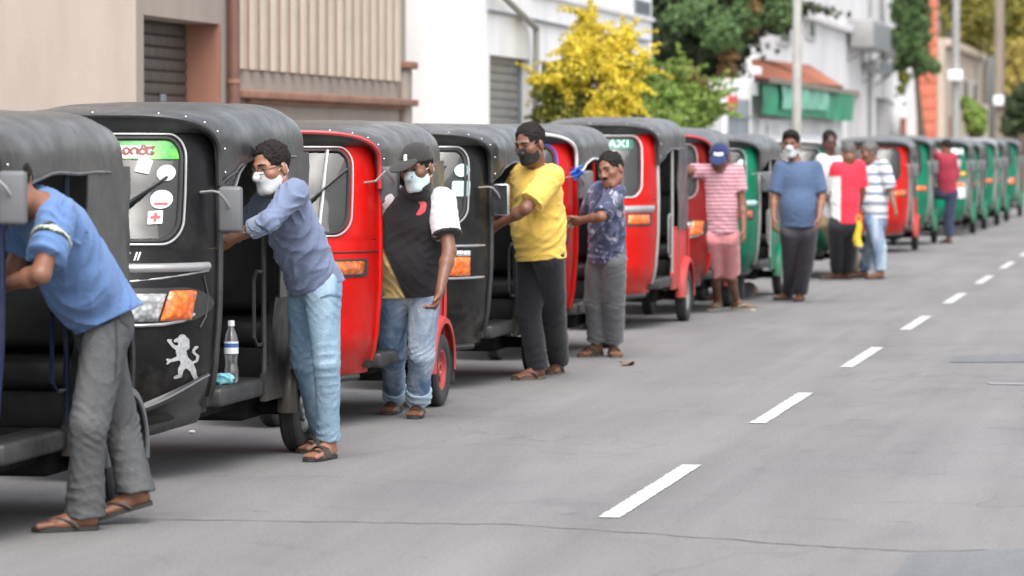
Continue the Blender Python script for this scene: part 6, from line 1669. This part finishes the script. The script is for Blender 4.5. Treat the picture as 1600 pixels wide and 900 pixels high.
person("man in printed navy shirt and grey cargo trousers beside the TAXI three-wheeler", dict(ground=(945,562), seed=15, build=.95,
    pelvis=(948,392,-.05), shA=(934,300,-.10), shB=(962,302,-.32), front=(-.75,.65,-.1), head=(955,267,-.30), look=(-.58,.8,-.16), hup=(-.30,0,1), hh=.245, goatee=True,
    elA=(918,336,.6), wrA=(896,345,.8), elB=(940,338,-.8), wrB=(908,344,.8), handB=dict(curl=.9), handA=dict(curl=.9),
    knA=(930,470,-.02), knB=(960,470,-.04), heelA=(938,556), toeA=(-.6,.8,0), heelB=(957,556), toeB=(.10,.99,0),
    shirt=dict(hem=(950,406,-.05), w=(.150,.148,.164), q=1.25, sleeve=.95, sleever=(.075,.072,.05), fold=.008, collar=True),
    marks=(('trousers','cargo_pocket',938,455,d_box(0,0,.07,.085,.01),(-.09,.09,-.1,.1),F_CARGO),), legs=dict(len=1.93, r=(.098,.082,.074,.068), fold=.009), shoes='sandal', sole=SOLE2, hair='short'), dict(skin=SK1, shirt=F_PATT, legs=F_CARGO, beard=H_STUB), .0078)
person("man in navy cap, pink striped t-shirt and pink shorts holding a roof post", dict(ground=(1132,490), seed=18, build=.98,
    pelvis=(1126,362,-.06), shA=(1098,268,-.14), shB=(1152,268,-.1), head=(1124,248,-.16), look=(-.15,.92,-.35), hup=(.0,.2,1), hh=.24,
    elA=(1070,268,-.3), wrA=(1049,246,-.3), elB=(1160,318,-.2), wrB=(1162,358,-.2), handA=dict(dir=(-.35,0,.9), palm=(-1,0,0), curl=1.1, thumb=(0,1,0)), handB=dict(curl=.4),
    knA=(1117,424,-.04), knB=(1140,424,-.04), heelA=(1124,484), toeA=(-.45,.88,0), heelB=(1144,484), toeB=(.80,.6,0),
    shirt=dict(hem=(1126,364,-.06), w=(.162,.158,.165), q=1.35, sleeve=.62, sleever=(.070,.072,.05), fold=.006),
    legs=dict(len=.98, r=(.094,.092,.1,.1), fold=.009, name='shorts'), legr=.95, strap=SOLE3, shoes='thong', sole=SOLE3, cap=('patch',S_WHITE), stubble=False), dict(skin=SK2, shirt=F_PINK, legs=F_PINKS, cap=F_CAPN), .009)
person("stout man in blue polo shirt and white mask standing with arms down", dict(ground=(1240,475), seed=21, build=1.0,
    pelvis=(1248,352,.0), shA=(1220,264,.0), shB=(1274,264,.0), head=(1236,226,-.02), look=(-.25,.95,-.1), hh=.25,
    elA=(1209,308,-.1), wrA=(1209,342,-.15), elB=(1284,308,-.1), wrB=(1280,340,-.25), handA=dict(curl=.5), handB=dict(curl=.5, dir=(-.15,.2,-.9)),
    knA=(1236,412,-.03), knB=(1258,412,-.03), heelA=(1238,468), toeA=(-.75,.65,0), heelB=(1252,470), toeB=(-.25,.95,0),
    shirt=dict(hem=(1248,355,.0), w=(.180,.176,.180), q=1.25, sleeve=.85, sleever=(.076,.074,.05), fold=.004, belly=(.05,.15), collar=True),
    legs=dict(len=2.04, r=(.104,.086,.074,.070), fold=.007), shoes='thong', mask=F_MASKW, hair='short', fringe=True), dict(skin=SK1, shirt=F_POLO, legs=F_SLACK), .009)
person("grey-haired man in off-white shirt and khaki trousers facing the man in red", dict(ground=(1322,438), seed=24,
    pelvis=(1304,340,.10), shA=(1285,252,.05), shB=(1318,256,.05), head=(1296,222,.05), look=(.25,.9,-.3), hh=.235,
    elA=(1282,296,-.5), wrA=(1300,318,-.6), elB=(1322,298,-.2), wrB=(1318,330,-.5),
    knA=(1312,384,.0), knB=(1330,384,.0), heelA=(1322,432), toeA=(.1,.95,0), heelB=(1332,430), toeB=(.3,.9,0),
    shirt=dict(hem=(1306,346,.10), w=(.165,.158,.165), q=1.4, sleeve=.85, sleever=(.08,.078,.05), fold=.007, collar=True),
    legs=dict(len=1.97, r=(.10,.088,.08,.078)), shoes='thong', hair='short', bald=True), dict(skin=SK4, shirt=F_OFFW, legs=F_KHAKI), .013)
person("man seen from behind in red and white shirt and black trousers", dict(ground=(1318,438), seed=27, facing=-1,
    pelvis=(1318,346,-.25), shA=(1307,264,-.30), shB=(1342,262,-.25), head=(1326,240,-.28), look=(-.2,-.9,-.45), hh=.235,
    elA=(1302,300,.6), wrA=(1300,322,.9), elB=(1348,300,.4), wrB=(1340,330,.9),
    knA=(1308,390,.0), knB=(1328,390,.0), heelA=(1314,436), toeA=(-.9,.1,0), heelB=(1330,436), toeB=(-.7,-.3,0),
    shirt=dict(hem=(1320,350,-.25), w=(.162,.158,.168), q=1.35, sleeve=.80, sleever=(.082,.08,.05), fold=.006),
    legs=dict(len=1.97, r=(.102,.09,.082,.08)), shoes='thong', hair='short', eyes=0), dict(skin=SK2, shirt=F_REDW, legs=F_DARKT, hair=H_GRY), .012)
person("man in white and grey striped t-shirt and blue jeans seen from the side", dict(ground=(1365,436), seed=30, facing=-1,
    pelvis=(1368,340,.0), shA=(1354,262,.12), shB=(1382,262,-.12), front=(-.8,-.5,0), head=(1358,240,.0), look=(-.85,.25,-.1), hh=.245,
    elA=(1350,300,.4), wrA=(1342,320,.3), elB=(1392,300,-.3), wrB=(1398,324,-.2),
    knA=(1360,388,.0), knB=(1374,388,.0), heelA=(1356,434), toeA=(-.9,.2,0), heelB=(1380,436), toeB=(-.8,.5,0),
    shirt=dict(hem=(1368,342,.0), w=(.165,.16,.165), q=1.2, sleeve=.85, sleever=(.082,.08,.05), fold=.005, belly=(.05,.15)),
    legs=dict(len=1.97, r=(.102,.088,.078,.075)), shoes='thong', hair='short'), dict(skin=SK2, shirt=F_STRIPE, legs=F_JEAN2, hair=H_GRY), .012)
person("man in maroon shirt and navy jeans with one arm resting on a hood", dict(ground=(1484,380), seed=33, facing=-1,
    pelvis=(1480,297,.0), shA=(1466,246,-.15), shB=(1488,246,-.1), head=(1479,231,-.12), look=(-.5,-.75,-.2), hh=.235,
    elA=(1452,236,-.3), wrA=(1444,223,-.3), elB=(1494,272,.2), wrB=(1488,294,.3), handA=dict(curl=.3),
    knA=(1452,300,.05), knB=(1482,338,.0), heelA=(1450,345,0,.10), toeA=(-.8,-.3,0), heelB=(1486,380), toeB=(-.5,-.8,0),
    shirt=dict(hem=(1480,300,.0), w=(.165,.158,.165), q=1.35, sleeve=1.55, sleever=(.078,.065,.052), fold=.006),
    legs=dict(len=1.97, r=(.10,.085,.075,.072)), shoes='thong', hair='short', eyes=0), dict(skin=SK2, shirt=F_MAROON, legs=F_NAVY), .014)
person("person in dark clothes crouching barefoot behind the man in pink shorts", dict(ground=(1168,470), seed=36,
    pelvis=(1142,432,.12), shA=(1112,382,.20), shB=(1136,376,.05), front=(-.8,.4,-.5), head=(1108,362,.12), look=(-.8,.2,-.5), hh=.23,
    elA=(1100,410,.3), wrA=(1088,440,.3), elB=(1118,412,-.2), wrB=(1102,442,.2),
    knA=(1122,440,.1), knB=(1150,472,-.05), heelA=(1140,468), toeA=(-.9,.2,0), heelB=(1186,462,.05), toeB=(-.75,.3,-.6),
    shirt=dict(hem=(1140,432,.12), w=(.155,.150,.155), q=1.3, sleeve=.8, sleever=(.075,.072,.05)),
    legs=dict(len=1.80, r=(.10,.088,.08,.075)), shoes=None, hair='short', eyes=0), dict(skin=SK3, shirt=F_DARKT, legs=F_DARKT), .013)

# ================================================================== SMALL THINGS
M_PET = glass_mat("clear plastic bottle", (.86,.90,.92), .12, .05, .10)
M_LBL = M("white bottle label", (.72,.74,.78), .5); M_CAPB = M("bottle cap", (.70,.72,.74), .4); M_BLUEL = M("blue label print", (.05,.12,.35), .5)
T2 = road_pos(2.092,2.933)
bx, by, bz = T2[0]+.50, T2[1]-1.06, .417
bt = tag(empty("plastic_bottle", (bx,by,bz)), "clear plastic bottle with white label standing on the sill of the lion emblem three-wheeler", "bottle")
link("bottle_body", MB().lathe([(0,0),(.030,.001),(.034,.012),(.034,.06),(.029,.085),(.029,.11),(.034,.135),(.034,.20),(.028,.232),(.014,.262),(.013,.275)], (0,0,0), 2, 20).mesh("bottle_body"), M_PET, bt)
link("cap", MB().lathe([(0,.30),(.015,.299),(.0165,.29),(.0165,.272),(0,.272)], (0,0,0), 2, 16).mesh("cap"), M_CAPB, bt)
link("label", MB().lathe([(.0346,.14),(.0349,.142),(.0349,.196),(.0346,.198)], (0,0,0), 2, 20).mesh("label"), M_LBL, bt)
link("label_print", MB().lathe([(.0352,.17),(.0352,.19)], (0,0,0), 2, 20).mesh("label_print"), M_BLUEL, bt)
rgs = random.Random(3)
def crumple(r, seed, sq=(1,1,.6)):
    mb = MB(); mb.ell((0,0,0), (r,r,r), 12, 9); q = random.Random(seed); w = {}
    mb.v = [tuple(c*k*(1+.35*math.sin(c0*90+seed)*math.sin(c1*70+seed*2)) for c, k, c0, c1 in zip(p, sq, (p[1],p[2],p[0]), (p[2],p[0],p[1]))) for p in mb.v]; return mb
M_WRAP = M("teal wrapper", (.20,.50,.55), .35, var=.5, vs=30)
wr_ = tag(link("snack_wrapper", crumple(.045, 2, (1.2,.8,.62)).mesh("snack_wrapper"), M_WRAP, None, (bx-.02,by-.095,bz+.026)), "crumpled teal and white wrapper beside the plastic bottle", "wrapper")
# blue cloth tied to the mirror of the fifth three-wheeler
T5 = road_pos(3.169,2.91)
def cl(u, v): return (.02*math.sin(v*9+u*3)+.085*(u-.5)*(1-.4*v), .012*math.sin(u*11+v*4), -.09*v-.015*math.sin(u*6))
m = MB().grid(cl, lin(0,1,16), lin(0,1,12)).mesh("blue_cloth", 60, solid=.004)
tag(link("blue_cloth", m, S_BLUE, None, (T5[0]+.60,T5[1]-1.62,1.40)), "bright blue cloth tied to the mirror arm of a red three-wheeler", "cloth")
# litter
M_DRY = M("dry leaf", (.16,.09,.05), .8, var=.3)
g0_ = gnd(980,571); m = MB().grid(lambda u, v: (g0_.x*0+(u-.5)*.11*(1-abs(v-.5)), (v-.5)*.16, .008+.02*abs(u-.5)+.015*math.sin(v*5)), lin(0,1,6), lin(0,1,9)).mesh("dry_leaf",60,solid=.002)
tag(link("dry_leaf", m, M_DRY, None, (g0_.x,g0_.y,0)), "curled brown leaf lying on the road near the sandalled feet", "leaf")
for (px, py, sd) in ((300,677,1),):
    g0_ = gnd(px,py); tag(link("paper_scrap", crumple(.016, sd, (1,1,.5)).mesh("paper_scrap"), S_WHITE, None, (g0_.x,g0_.y,.008)), "tiny white paper scrap on the road under the lion emblem three-wheeler", "paper")

# yellow carrier bag hanging from the hand of the man in the red and white shirt
gB = at(1341, 366, gnd(1318,438).dot(FWD)-.35)
m = MB().grid(lambda u, v: ((u-.5)*.10*(.55+.45*v)+.012*math.sin(v*7), .03*math.sin(3.14*u)*(.4+v)+.01*math.sin(u*13+v*5), .155-.29*v), lin(0,1,10), lin(0,1,12)).grid(lambda u, v: ((u-.5)*.10*(.55+.45*v)+.012*math.sin(v*7), -.03*math.sin(3.14*u)*(.4+v)-.008*math.sin(u*9+v*5), .155-.29*v), lin(0,1,10), lin(0,1,12)).mesh("carrier_bag", 60)
bg_ = tag(link("carrier_bag", m, M("yellow carrier bag plastic", (.62,.45,.04), .4, var=.2), None, gB), "yellow carrier bag beside the man in the red and white shirt", "bag")
link("bag_handle", MB().tube([(-.03,0,.155),(-.015,0,.21),(.01,0,.225),(.025,0,.205),(.035,0,.155)], .006, 5).mesh("bag_handle"), S_YEL, bg_)
